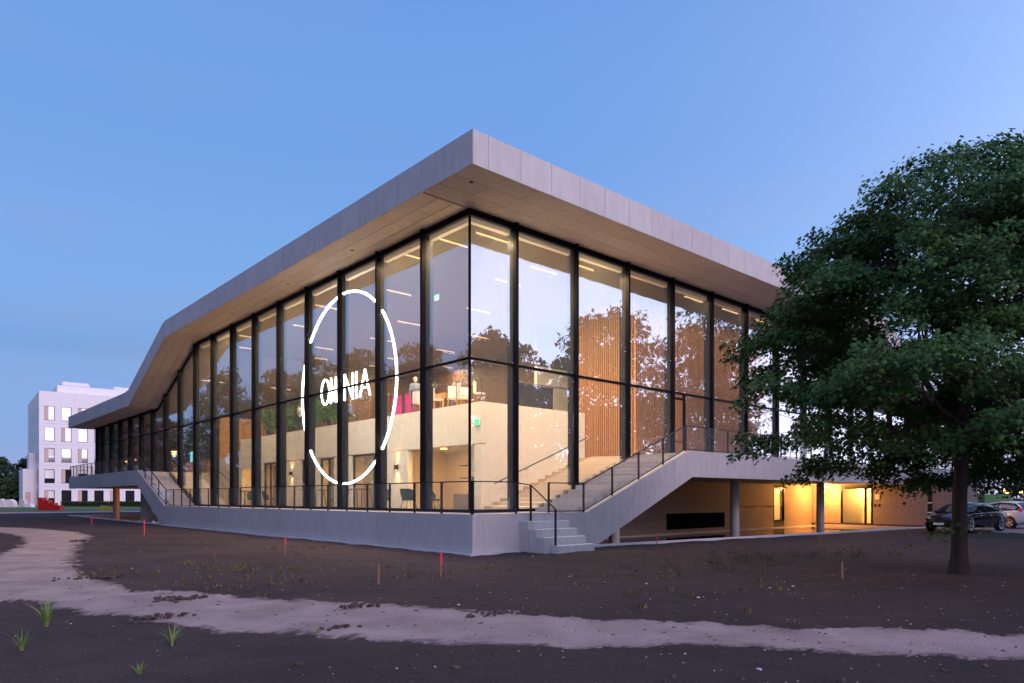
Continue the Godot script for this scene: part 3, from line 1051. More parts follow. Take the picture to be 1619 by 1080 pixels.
func build_interior() -> void:
	var fl := G.new()
	fl.span(V(2.2, POD - 0.005, -31), V(5.0, POD + 0.004, -2.8))
	fl.span(V(5.0, POD - 0.005, -31), V(30.9, POD + 0.004, -6.0))
	put(pavilion, "hall_floor", fl.mesh(), M.floor)
	# ceiling of wooden slats over a dark void
	var g := G.new()
	g.span(V(2.3, 11.52, -30.6), V(30.8, 11.66, -2.95))
	g.prism(PackedVector2Array([Vector2(30.6, 11.4), Vector2(39.3, 8.0), Vector2(58.3, 8.0), Vector2(58.3, 8.2), Vector2(39.3, 8.2), Vector2(30.6, 11.6)]), V(2.3, 0, 0), V(0, 0, -1), UP, V(28, 0, 0))
	g.prism(PackedVector2Array([Vector2(30.8, 11.4), Vector2(39.3, 8.0), Vector2(51.8, 8.0), Vector2(51.8, 8.2), Vector2(39.3, 8.2), Vector2(30.8, 11.6)]), V(0, 0, -2.95), V(1, 0, 0), UP, V(0, 0, -28))
	var ceil := put(pavilion, "ceiling", g.mesh(), M.ceiling)
	g = G.new()
	g.span(V(2.12, 11.3, -30.6), V(2.3, 11.66, -2.77))
	g.span(V(2.3, 11.3, -2.95), V(30.8, 11.66, -2.77))
	put(ceil, "cove_edge", g.mesh(), M.plaster)
	g = G.new()
	var z := -3.05
	while z > -30.5:
		g.span(V(2.31, 11.41, z - 0.07), V(30.8, 11.519, z))
		z -= 0.115
	put(ceil, "ceiling_slats", g.mesh(), M.ceiling).set_meta("kind", "stuff")
	# the white lounge block: long front wall with openings, its return beside the stair, top slab
	var lx := 4.85
	var holes := [[5.95, 10.8, 3.86], [13.57, 15.98, 3.88], [17.88, 19.56, 3.84], [20.9, 21.83, 3.84], [25.22, 27.23, 3.86], [29.28, 30.7, 3.7]]
	g = G.new()
	var a := 5.5
	for h in holes:
		g.span(V(lx, POD, -a), V(lx + 0.25, 3.7, -h[0]))
		a = h[1]
	g.span(V(lx, POD, -a), V(lx + 0.25, 3.7, -31.0))
	a = 5.5
	for h in holes:
		if h[2] > 3.71:
			g.span(V(lx, 3.7, -a), V(lx + 0.25, h[2], -h[0]))
			a = h[1]
	g.span(V(lx, 3.7, -a), V(lx + 0.25, 3.9, -31.0))
	g.span(V(lx, 3.9, -31.0), V(lx + 0.25, UPPER, -5.5))
	g.span(V(lx + 0.25, POD, -5.75), V(11.0, UPPER, -5.5))
	g.span(V(lx + 0.25, POD, -31.0), V(11.0, UPPER, -30.8))
	g.span(V(10.8, POD, -30.8), V(11.0, UPPER, -5.75))
	var lounge := put(pavilion, "lounge_wall", g.mesh(), M.plaster)
	put(lounge, "upper_floor", one(V(lx + 0.25, 4.6, -30.8), V(10.8, UPPER - 0.003, -5.75)), M.plaster)
	put(lounge, "room_ceiling", one(V(lx + 0.25, 3.95, -30.8), V(10.8, 4.0, -5.75)), M.plaster)
	put(lounge, "back_wall", one(V(8.0, POD, -30.8), V(8.2, 3.95, -5.75)), M.plaster)
	for zz in [12.2, 16.9, 20.2, 23.6, 28.2]:
		put(lounge, "partition_wall", one(V(lx + 0.25, POD, -zz - 0.1), V(8.0, 3.95, -zz)), M.plaster)
	put(lounge, "partition_wall", one(V(6.1, POD, -7.95), V(6.3, 3.95, -5.76)), M.plaster)
	for y in [2.55, 3.1]:
		put(lounge, "wall_shelf", one(V(6.0, y, -8.45), V(6.3, y + 0.03, -7.96)), M.black)
	# dark frames, curtains and doors in the openings
	for h in [[13.57, 15.98, 3.88, 13.9], [17.88, 19.56, 3.84, 18.6], [20.9, 21.83, 3.84, 21.4], [25.22, 27.23, 3.86, 26.3]]:
		var fg := G.new()
		for s in [h[0], h[1] - 0.07, h[3]]:
			fg.span(V(lx + 0.08, POD + 0.004, -s - 0.07), V(lx + 0.18, h[2] - 0.002, -s))
		fg.span(V(lx + 0.06, h[2] - 0.09, -h[1] + 0.002), V(lx + 0.2, h[2] - 0.003, -h[0] - 0.002))
		var frame := put(lounge, "door_frame", fg.mesh(), M.black)
		put(frame, "pane", one(V(lx + 0.12, POD + 0.01, -h[1] + 0.07), V(lx + 0.126, h[2] - 0.1, -h[0] - 0.07)), M.thin_glass)
		put(frame, "door_plate", one(V(lx + 0.04, 2.35, -h[3] - 0.22), V(lx + 0.06, 2.53, -h[3] - 0.06)), M.white)
		var cg := G.new()
		var rows := []
		for k in 49:
			var t := k / 48.0
			var zz: float = -lerpf(h[3] + 0.08, h[1] - 0.08, t)
			var x := 5.5 + 0.05 * sin(t * 60.0)
			rows.append([V(x, POD + 0.03, zz), V(x, h[2] - 0.1, zz)])
		cg.grid(rows, false, false)
		put(lounge, "curtain", cg.mesh(), M.curtain)
	# guard on the edge of the upper floor
	g = G.new()
	g.tube([V(lx + 0.1, UPPER + 1.02, -30.9), V(lx + 0.1, UPPER + 1.02, -5.6), V(10.9, UPPER + 1.02, -5.6)], 0.022, 6)
	var ug := put(pavilion, "balcony_railing", g.mesh(), M.black)
	for k in 16:
		put(ug, "railing_post", one(V(lx + 0.085, UPPER, -5.62 - 1.68 * k), V(lx + 0.115, UPPER + 1.02, -5.6 - 1.68 * k)), M.black)
	# inner stair to the landing, each step a block, and its rail on the white wall
	for side in 2:
		var sg := G.new()
		if side == 0:
			sg.prism(PackedVector2Array([Vector2(4.9, POD), Vector2(10.9, DECK - 0.1), Vector2(10.9, DECK - 0.7), Vector2(5.4, POD - 0.3)]), V(0, 0, -2.72), V(1, 0, 0), UP, V(0, 0, -2.76))
		else:
			sg.prism(PackedVector2Array([Vector2(30.9, POD), Vector2(36.8, DECK - 0.1), Vector2(36.8, POD)]), V(2.1, 0, 0), V(0, 0, -1), UP, V(2.7, 0, 0))
		var st := put(pavilion, "inner_stair", sg.mesh(), M.plaster)
		var n := 14
		var rise := (DECK - POD) / n
		for k in n:
			var y := POD + rise * (k + 1)
			var b := G.new()
			if side == 0:
				b.soft(V(4.98 + 0.43 * k + 0.26, y - rise * 0.5, -4.1), V(0.52, rise - 0.002, 2.77), 0.008)
			else:
				b.soft(V(3.45, y - rise * 0.5, -30.9 - 0.43 * k - 0.26), V(2.74, rise - 0.002, 0.52), 0.008)
			put(st, "step", b.mesh(), M.wood_step)
		var hg := G.new()
		if side == 0:
			hg.tube([V(5.5, 2.28, -5.42), V(11.0, 4.42, -5.42)], 0.025, 8)
			for k in 4:
				hg.tube([V(5.9 + 1.4 * k, 2.38 + 0.545 * k, -5.42), V(5.9 + 1.4 * k, 2.34 + 0.545 * k, -5.5)], 0.014, 6)
		else:
			hg.tube([V(4.7, 2.28, -31.2), V(4.7, 4.42, -36.7)], 0.025, 8)
		put(st, "handrail", hg.mesh(), M.black)
	var ld := G.new()
	ld.span(V(10.95, DECK + 0.004, -6.1), V(51.8, DECK + 0.03, -2.72))
	ld.span(V(11.02, POD + 0.01, -9.6), V(28.9, DECK + 0.03, -6.12))
	ld.span(V(28.9, DECK + 0.004, -9.6), V(51.8, DECK + 0.03, -6.12))
	put(pavilion, "landing", ld.mesh(), M.wood_step)
	put(pavilion, "landing", one(V(2.1, 2.57, -58.2), V(30, DECK + 0.03, -36.85)), M.floor)
	put(pavilion, "half_wall", one(V(4.86, POD, -36.8), V(5.05, 4.5, -31.05)), M.plaster)
	var up := put(pavilion, "upper_stair", one(V(11.1, DECK, -14.0), V(14.0, UPPER - 0.2, -12.6)), M.plaster)
	for k in 12:
		var y := DECK + 0.173 * (k + 1)
		put(up, "step", one(V(11.1, DECK + 0.03, -8.9 - 0.3 * k), V(14.0, y, -8.6 - 0.3 * k)), M.wood_step)
	# slat walls round the auditorium
	var sw := put(pavilion, "slat_wall", one(V(14.16, DECK + 0.03, -9.4), V(14.4, 11.5, -5.06)), M.wood_dark)
	var slat := soft_one(V(0, 3.98, 0), V(0.055, 7.94, 0.06), 0.006)
	var k := 0
	while k < 31:
		put(sw, "wood_slat", slat, tone([M.wood, M.wood, M.wood_b]), Transform3D(Basis(), V(14.13, DECK + 0.04, -5.1 - 0.14 * k)))
		k += 1
	sw = put(pavilion, "slat_wall", one(V(14.16, DECK + 0.03, -5.3), V(36.0, 11.5, -5.06)), M.wood_dark)
	k = 0
	while k < 156:
		put(sw, "wood_slat", slat, tone([M.wood, M.wood, M.wood_b]), Transform3D(Basis(), V(14.13 + 0.14 * k, DECK + 0.04, -5.025)))
		k += 1
	put(sw, "notice", one(V(22.9, 4.7, -4.99), V(23.2, 5.15, -4.98)), M.white)
	# wall panels that close the upper level
	put(pavilion, "corridor_wall", one(V(14.3, UPPER, -12.3), V(19.2, 9.1, -12.1)), M.plaster)
	var uw := put(pavilion, "upper_wall", one(V(19.2, UPPER - 0.3, -30.9), V(19.4, 11.5, -9.4)), M.wood_dark)
	put(uw, "wall_bulkhead", one(V(14.3, 9.1, -12.3), V(19.2, 11.5, -12.1)), M.wood_dark)
	for i in 22:
		put(uw, "wood_panel", one(V(19.15, UPPER, -9.5 - 0.97 * i - 0.955), V(19.2, 11.48, -9.5 - 0.97 * i)), M.wood_dark)
	for i in 8:
		put(uw, "wood_panel", one(V(11.3 + 0.97 * i, UPPER, -31.0), V(11.3 + 0.97 * i + 0.955, 11.3, -30.95)), M.wood_dark)
	put(pavilion, "upper_floor", one(V(11.0, UPPER - 0.3, -30.9), V(19.2, UPPER, -12.4)), M.floor)
	# far hall behind the left terrace
	var fw := put(pavilion, "far_wall", one(V(14.2, DECK, -58.2), V(14.4, 9.5, -31.2)), M.wood_dark)
	for i in 24:
		put(fw, "wood_panel", one(V(14.15, DECK + 0.03, -32.0 - 1.05 * i - 1.03), V(14.2, 7.95, -32.0 - 1.05 * i)), tone([M.wood, M.wood_b]))
	var ew := put(pavilion, "end_wall", one(V(2.2, DECK + 0.03, -58.35), V(14.2, 8.1, -58.25)), M.green_dark)
	for i in 9:
		put(ew, "curtain_panel", one(V(2.6 + 1.25 * i, DECK + 0.05, -58.24), V(3.4 + 1.25 * i, 7.2, -58.2)), M.green_pale)
	var cross := put(pavilion, "cross_wall", one(V(6.2, DECK, -39.0), V(11.0, 7.9, -38.8)), M.wood_dark)
	for i in 5:
		put(cross, "wood_panel", one(V(6.2 + 0.96 * i, DECK + 0.03, -38.8), V(6.2 + 0.96 * i + 0.945, 7.9, -38.76)), tone([M.wood, M.wood_b]))
	put(pavilion, "bar_counter", soft_one(V(6.5, DECK + 0.6, -45.0), V(1.2, 1.15, 9.0), 0.02), M.wood)
	# white blinds behind the far right panes
	for i in 70:
		put(sw, "blind_slat", slat, M.white, Transform3D(Basis(), V(36.4 + 0.19 * i, DECK + 0.04, -3.6)))

# ---------------------------------------------------------------- the light sign behind the glass
func build_sign() -> void:
	var sign := thing("light_sign", "glowing white circle with the word in light tubes, behind the left glass wall", "sign")
	var c := V(2.03, 6.49, -11.5)
	var R := 4.18
	# arcs between the fins
	for k in 4:
		var z0 := -8.48 - 3.2 * (k - 1) - 0.075
		var z1 := z0 - 3.05
		for s in [1.0, -1.0]:
			var a0 := clampf((z0 - c.z) / R, -1.0, 1.0)
			var a1 := clampf((z1 - c.z) / R, -1.0, 1.0)
			if a0 - a1 < 0.02:
				continue
			var pts := []
			var t0 := asin(a0)
			var t1 := asin(a1)
			for i in 33:
				var t := lerpf(t0, t1, i / 32.0)
				pts.append(c + V(0, cos(t) * R * s, sin(t) * R))
			var g := G.new()
			g.tube(pts, 0.045, 10)
			put(sign, "light_tube", g.mesh(), M.tube)
	var y0 := 5.95
	var h := 1.14
	var x := 2.0
	var stroke := func(pts: Array, called: String) -> void:
		var g := G.new()
		for p in pts:
			if p.size() > 9:
				g.tube(p, 0.032, 8)
				continue
			for i in p.size() - 1:
				g.tube([p[i], p[i + 1]], 0.032, 8)
		put(sign, called, g.mesh(), M.tube)
	var pt := func(z: float, y: float) -> Vector3:
		return V(x, y0 + y * h, -z)
	var o := []
	for i in 29:
		var t := TAU * i / 28.0
		o.append(V(x, y0 + h * 0.5 + cos(t) * h * 0.5, -13.265 + sin(t) * 0.37))
	stroke.call([o], "letter_tube")
	stroke.call([[pt.call(12.74, 0), pt.call(12.71, 1), pt.call(12.48, 0.06), pt.call(12.25, 1), pt.call(12.22, 0)]], "letter_tube")
	stroke.call([[pt.call(11.46, 0), pt.call(11.46, 1), pt.call(10.74, 0), pt.call(10.74, 1)]], "letter_tube")
	stroke.call([[pt.call(10.44, 0), pt.call(10.44, 1)]], "letter_tube")
	stroke.call([[pt.call(10.14, 0), pt.call(9.72, 1), pt.call(9.30, 0)], [pt.call(10.0, 0.33), pt.call(9.44, 0.33)]], "letter_tube")

# ---------------------------------------------------------------- lamps
func dim(o: Node3D, energy: float) -> void:
	for c in o.get_children():
		if c is Light3D:
			c.light_energy = energy

func build_lights() -> void:
	var bar := one(V(-0.75, -0.02, -0.018), V(0.75, 0.02, 0.018))
	var rows := [[-3.6, 0.2], [-5.0, -0.6], [-7.3, -0.6], [-11.9, 1.4], [-16.5, 0.2], [-21.1, 1.2], [-25.7, -0.4], [-29.0, 0.9]]
	var nth := ["first", "second", "third", "fourth", "fifth", "sixth", "seventh", "eighth"]
	var proto: Node3D = null
	for r in rows.size():
		var x: float = 2.8 + rows[r][1] + 0.8
		var col := 0
		while x < (10.0 if rows[r][0] > -6.0 else (12.0 if rows[r][0] > -13.0 else 18.0)):
			var at := V(x, 11.385, rows[r][0])
			var lb := "slim ceiling light, %s from the left glass, %s row from the right glass" % [nth[col], nth[r]]
			col += 1
			if proto == null:
				proto = thing("ceiling_light", lb, "ceiling light", at, 0.0, "linear ceiling lights in the hall")
				put(proto, "light_bar", bar, M.strip)
				area(proto, V(0, -0.035, 0), Vector2(1.6, 0.05), Color(1, 0.84, 0.62), 52.0)
			else:
				copy(proto, lb, at)
			x += 4.9
	for k in 6:
		dim(copy(proto, "slim ceiling light above the slat wall corridor, %s from the door" % nth[k], V(16.4 + 3.3 * k, 11.385, -3.25)), 7.5)
	for p in [[4.0, -34.0, 9.8], [9.0, -34.0, 9.8]]:
		dim(copy(proto, "slim ceiling light under the left sloping roof, %s the glass" % ("beside" if p[0] < 6 else "away from"), V(p[0], p[2], p[1])), 14.0)
	# up and down wall lamps on the lounge wall
	for z in [-11.65, -23.0]:
		var w := thing("wall_lamp", "small dark wall lamp %s" % ("beside the wide niche near the corner" if z > -15 else "between the two far doors of the lounge wall"), "wall lamp", V(4.85, 3.0, z), 0.0, "wall lamps on the white lounge wall")
		put(w, "body", soft_one(V(-0.09, 0.12, 0), V(0.16, 0.24, 0.16), 0.01), M.black)
		for s in [1.0, -1.0]:
			put(w, "bulb", one(V(-0.12, 0.12 + s * 0.125 - 0.004, -0.03), V(-0.06, 0.12 + s * 0.125 + 0.004, 0.03)), M.warm)
			var l := SpotLight3D.new()
			l.name = numbered(w, "lamp_light")
			l.position = V(-0.09, 0.12 + s * 0.14, 0)
			l.rotation_degrees = V(90 * s, 0, 0)
			l.spot_angle = 50
			l.spot_angle_attenuation = 1.0
			l.light_color = Color(1, 0.75, 0.42)
			l.light_energy = 1.8
			l.light_size = 0.03
			l.shadow_enabled = true
			w.add_child(l, true)
	# downlights in the rooms behind the openings
	var spots := [[6.0, -9.6, "over the niche by the corner", 8.0], [6.9, -6.9, "behind the niche partition", 6.0], [6.6, -14.6, "in the room with the curtained door", 7.0], [6.6, -18.6, "in the room behind the second door", 7.0], [6.6, -21.6, "in the narrow room", 4.0], [6.6, -26.0, "in the room behind the far door", 7.0], [6.2, -29.8, "in the last opening of the lounge wall", 7.0]]
	for p in spots:
		var d := thing("downlight", "round warm downlight %s" % p[2], "downlight", V(p[0], 3.95, p[1]), 0.0, "downlights in the lounge rooms")
		var g := G.new()
		g.lathe([[0.0, 0.16], [-0.03, 0.15], [-0.032, 0.0]], Vector3.ZERO, 16)
		put(d, "lamp_disc", g.mesh(), M.warm)
		area(d, V(0, -0.05, 0), Vector2(0.25, 0.25), Color(1, 0.72, 0.36), p[3])
	# pendant discs over the bar behind the left terrace
	for p in [[4.2, -43.2, 5.35], [4.6, -44.6, 5.4], [5.0, -46.0, 5.3], [3.4, -52.4, 5.0], [3.8, -53.6, 5.1], [3.6, -55.0, 5.0]]:
		var d := thing("pendant_lamp", "warm pendant disc lamp over the bar, %s" % ["nearest the stair", "second from the stair", "third from the stair", "first of the far three", "middle of the far three", "last of the far three"][[-43.2, -44.6, -46.0, -52.4, -53.6, -55.0].find(p[1])], "pendant lamp", V(p[0], p[2], p[1]), 0.0, "pendant lamps behind the left terrace")
		var g := G.new()
		g.lathe([[0.05, 0.02], [0.04, 0.2], [0.0, 0.22], [-0.02, 0.0]], Vector3.ZERO, 18)
		put(d, "lamp_shade", g.mesh(), M.warm)
		put(d, "cord", one(V(-0.006, 0.05, -0.006), V(0.006, 8.0 - p[2], 0.006)), M.black)
		omni(d, V(0, -0.12, 0), Color(1, 0.75, 0.42), 0.5, 0.08)
	# lamps under the terraces
	var t := thing("terrace_lamp", "bright orange lamp under the terrace beside the glazed basement door", "lamp", V(33.9, 2.45, -4.6))
	put(t, "bulb", soft_one(V(0, -0.03, 0), V(0.4, 0.1, 0.4), 0.03), M.warm)
	omni(t, V(0, -0.16, 0), Color(1, 0.67, 0.33), 26.0, 0.1)
	var t2 := thing("terrace_lamp", "orange lamp under the left terrace behind the round column", "lamp", V(5.0, 2.45, -51.5))
	put(t2, "bulb", soft_one(V(0, -0.03, 0), V(0.4, 0.1, 0.4), 0.03), M.warm)
	omni(t2, V(0, -0.16, 0), Color(1, 0.55, 0.17), 4.0, 0.1)
	var t3 := thing("room_lamp", "warm lamp lighting the basement room behind the small window", "lamp", V(30.3, 2.3, -7.6))
	put(t3, "bulb", soft_one(V(0, 0, 0), V(0.3, 0.06, 0.3), 0.02), M.warm)
	omni(t3, V(0, -0.1, 0), Color(1, 0.74, 0.4), 5.0, 0.1)
	var t4 := thing("room_lamp", "warm lamp in the hall behind the glazed basement door", "lamp", V(35.9, 2.3, -3.2))
	put(t4, "bulb", soft_one(V(0, 0, 0), V(0.3, 0.06, 0.3), 0.02), M.warm)
	omni(t4, V(0, -0.1, 0), Color(1, 0.70, 0.34), 5.0, 0.1)
	# green exit signs
	for p in [[5.87, 10.9, -10.0, "hanging high below the slat ceiling"], [4.79, 4.75, -5.72, "on the white corner of the lounge wall"]]:
		var e := thing("exit_sign", "small green glowing exit sign %s" % p[3], "exit sign", V(p[0], p[1], p[2]))
		put(e, "casing", soft_one(V(0.03, 0, 0), V(0.04, 0.26, 0.34), 0.008), M.white)
		put(e, "lit_face", one(V(0.0, -0.11, -0.15), V(0.008, 0.11, 0.15)), M.green)
	var tv := thing("wall_screen", "bluish white lit screen on the bar wall behind the left glass", "screen", V(5.6, 5.0, -43.0), 0.0)
	put(tv, "casing", one(V(0.0, -0.45, -0.75), V(0.05, 0.45, 0.75)), M.black)
	put(tv, "lit_face", one(V(-0.01, -0.42, -0.72), V(0.0, 0.42, 0.72)), M.screen)

# ---------------------------------------------------------------- furniture
func build_furniture() -> void:
	var chair := thing("shell_chair", "dark green shell chair nearest the corner, turned to the glass", "chair", V(3.5, POD + 0.005, -7.0), 0.5, "lounge chairs behind the left glass")
	var rows := []
	for i in 13:
		var t := -1.25 + 2.5 * i / 12.0
		var back := cos(t)
		var hh := 0.42 + 0.46 * smoothstep(-0.1, 0.9, back)
		var ring := []
		for j in 9:
			var u := j / 8.0
			var r := lerpf(0.05, 0.36, sqrt(u))
			var y := lerpf(0.40, hh, pow(u, 2.6))
			ring.append(V(sin(t * 1.25) * r * 1.05, y, -cos(t * 1.25) * r))
		rows.append(ring)
	var g := G.new()
	g.grid(rows, false, false)
	put(chair, "shell", g.mesh(), M.fabric)
	g = G.new()
	g.lathe([[0.38, 0.0], [0.38, 0.3], [0.43, 0.32], [0.45, 0.28], [0.45, 0.0]], V(0, 0, 0.02), 20)
	put(chair, "seat", g.mesh(), M.fabric)
	for s in [[1, 1], [1, -1], [-1, 1], [-1, -1]]:
		g = G.new()
		g.tube([V(s[0] * 0.16, 0.39, s[1] * 0.16), V(s[0] * 0.28, 0.0, s[1] * 0.26)], [0.014, 0.01], 6)
		put(chair, "leg", g.mesh(), M.black)
	copy(chair, "dark green shell chair second from the corner, seen from the side", V(3.5, POD + 0.005, -8.7), 2.0)
	copy(chair, "dark green shell chair between the corner pair and the bar tables", V(3.6, POD + 0.005, -10.9), -1.4)
	copy(chair, "dark shell chair at the far low table, facing the wall", V(3.5, POD + 0.005, -23.2), 1.2)
	copy(chair, "dark shell chair at the far low table, facing the glass", V(3.4, POD + 0.005, -25.2), -0.6)
	var table := thing("high_table", "dark slim table by the curtained door", "table", V(3.6, POD + 0.005, -13.0), 0.0, "tables behind the left glass")
	put(table, "tabletop", soft_one(V(0, 0.9, 0), V(0.75, 0.035, 1.6), 0.01), M.black)
	for s in [[1, 1], [1, -1], [-1, 1], [-1, -1]]:
		g = G.new()
		g.tube([V(s[0] * 0.2, 0.88, s[1] * 0.6), V(s[0] * 0.32, 0.0, s[1] * 0.74)], 0.02, 6)
		put(table, "leg", g.mesh(), M.black)
	copy(table, "dark slim table before the second door of the lounge wall", V(3.6, POD + 0.005, -17.6))
	copy(table, "dark slim table far along the hall near the stair", V(3.6, POD + 0.005, -27.0))
	# white chairs on the balcony corner
	var stool := thing("white_chair", "white chair at the balcony corner, nearest the right glass wall", "chair", V(5.4, UPPER, -6.3), 0.6, "white chairs on the balcony")
	put(stool, "backrest", soft_one(V(0, 0.72, -0.2), V(0.4, 0.5, 0.03), 0.012), M.white)
	put(stool, "seat", soft_one(V(0, 0.46, 0), V(0.42, 0.04, 0.42), 0.012), M.white)
	for s in [[1, 1], [1, -1], [-1, 1], [-1, -1]]:
		g = G.new()
		g.tube([V(s[0] * 0.15, 0.45, s[1] * 0.15), V(s[0] * 0.21, 0.0, s[1] * 0.2)], 0.013, 6)
		put(stool, "leg", g.mesh(), M.wood)
	var q := [[5.3, -7.3, 1.4], [5.5, -8.3, 2.6], [5.3, -9.1, 1.2], [5.3, -10.6, 1.9], [5.9, -7.9, -0.4]]
	for k in q.size():
		copy(stool, "white chair on the balcony, %s" % ["second from the corner", "third from the corner", "fourth from the corner", "by the seated guests", "behind the front row"][k], V(q[k][0], UPPER, q[k][1]), q[k][2])
	var bar := thing("dark_counter", "glossy black counter on the balcony above the stair", "counter", V(9.2, UPPER, -7.2))
	put(bar, "body", soft_one(V(0, 0.62, 0), V(2.3, 1.2, 0.6), 0.01), M.black)
	put(bar, "top", soft_one(V(0, 1.24, 0), V(2.4, 0.035, 0.7), 0.01), M.metal)
	var wt := thing("wooden_table", "wooden table with cloth on the balcony beside the guests", "table", V(5.9, UPPER, -9.9))
	put(wt, "tabletop", soft_one(V(0, 0.76, 0), V(0.9, 0.05, 2.0), 0.015), M.wood)
	for s in [[1, 1], [1, -1], [-1, 1], [-1, -1]]:
		put(wt, "leg", one(V(s[0] * 0.38 - 0.03, 0, s[1] * 0.9 - 0.03), V(s[0] * 0.38 + 0.03, 0.735, s[1] * 0.9 + 0.03)), M.wood)
	# planters of tall leafy plants along the balcony
	var leaf := leaf_blade(0.5, 0.07)
	for k in 5:
		var at := V(5.6, UPPER, -19.6 - 2.1 * k)
		var p := thing("potted_plant", "tall leafy green plant in a dark planter, %s along the balcony" % ["first", "second", "third", "fourth", "fifth"][k], "plant", at, 0.0, "plants along the balcony")
		g = G.new()
		g.lathe([[0.0, 0.0], [0.0, 0.2], [0.42, 0.27], [0.42, 0.0]], Vector3.ZERO, 16)
		put(p, "planter", g.mesh(), M.black)
		var xf := []
		for i in 160:
			var a := rng.randf() * TAU
			var hgt := rng.randf_range(0.35, 1.5)
			var r := rng.randf_range(0.0, 0.4)
			xf.append(Transform3D(Basis(UP, a) * Basis(Vector3.RIGHT, rng.randf_range(0.2, 1.3)) * rng.randf_range(0.6, 1.1), V(sin(a) * r, hgt, cos(a) * r)))
		many(p, "foliage", leaf, M.leaf, xf)
	# rose lit panels behind the letters
	for k in 2:
		var e := thing("rose_curtain", "rose pink curtain on the balcony, %s of the pair behind the letters" % ["left", "right"][k], "curtain", V(6.4, UPPER, -12.9 - 1.3 * k))
		var gr := G.new()
		var rr := []
		for i in 25:
			rr.append([V(0.04 * sin(i * 1.3), 0.2, -0.5 + i / 24.0), V(0.04 * sin(i * 1.3), 1.3, -0.5 + i / 24.0)])
		gr.grid(rr, false, false)
		put(e, "cloth", gr.mesh(), mat(lin(0.42, 0.02, 0.2), 0.8))
		put(e, "rod", one(V(-0.02, 1.3, -0.55), V(0.02, 1.34, 0.55)), M.black)
		put(e, "stand", one(V(-0.02, 0.0, -0.55), V(0.02, 1.3, -0.51)), M.black)

func leaf_blade(length: float, width: float) -> ArrayMesh:
	var g := G.new()
	var a := V(0, 0, 0)
	var b := V(width, length * 0.45, 0.02)
	var c := V(-width, length * 0.45, 0.02)
	var d := V(0, length, -length * 0.25)
	g.tri(a, b, d, V(0, 0, 1))
	g.tri(a, d, c, V(0, 0, 1))
	return g.mesh()

func many(parent: Node, called: String, m: Mesh, material: Material, xf: Array, spread := 0.3) -> MultiMeshInstance3D:
	var mm := MultiMesh.new()
	mm.transform_format = MultiMesh.TRANSFORM_3D
	mm.use_colors = true
	mm.mesh = m
	mm.instance_count = xf.size()
	for k in xf.size():
		mm.set_instance_transform(k, xf[k])
		var t := rng.randf_range(1.0 - spread, 1.0 + spread)
		mm.set_instance_color(k, Color(t * rng.randf_range(0.85, 1.2), t, t * rng.randf_range(0.7, 1.1)))
	var o := MultiMeshInstance3D.new()
	o.name = numbered(parent, called)
	o.multimesh = mm
	o.material_override = material
	o.set_meta("kind", "stuff")
	parent.add_child(o, true)
	return o

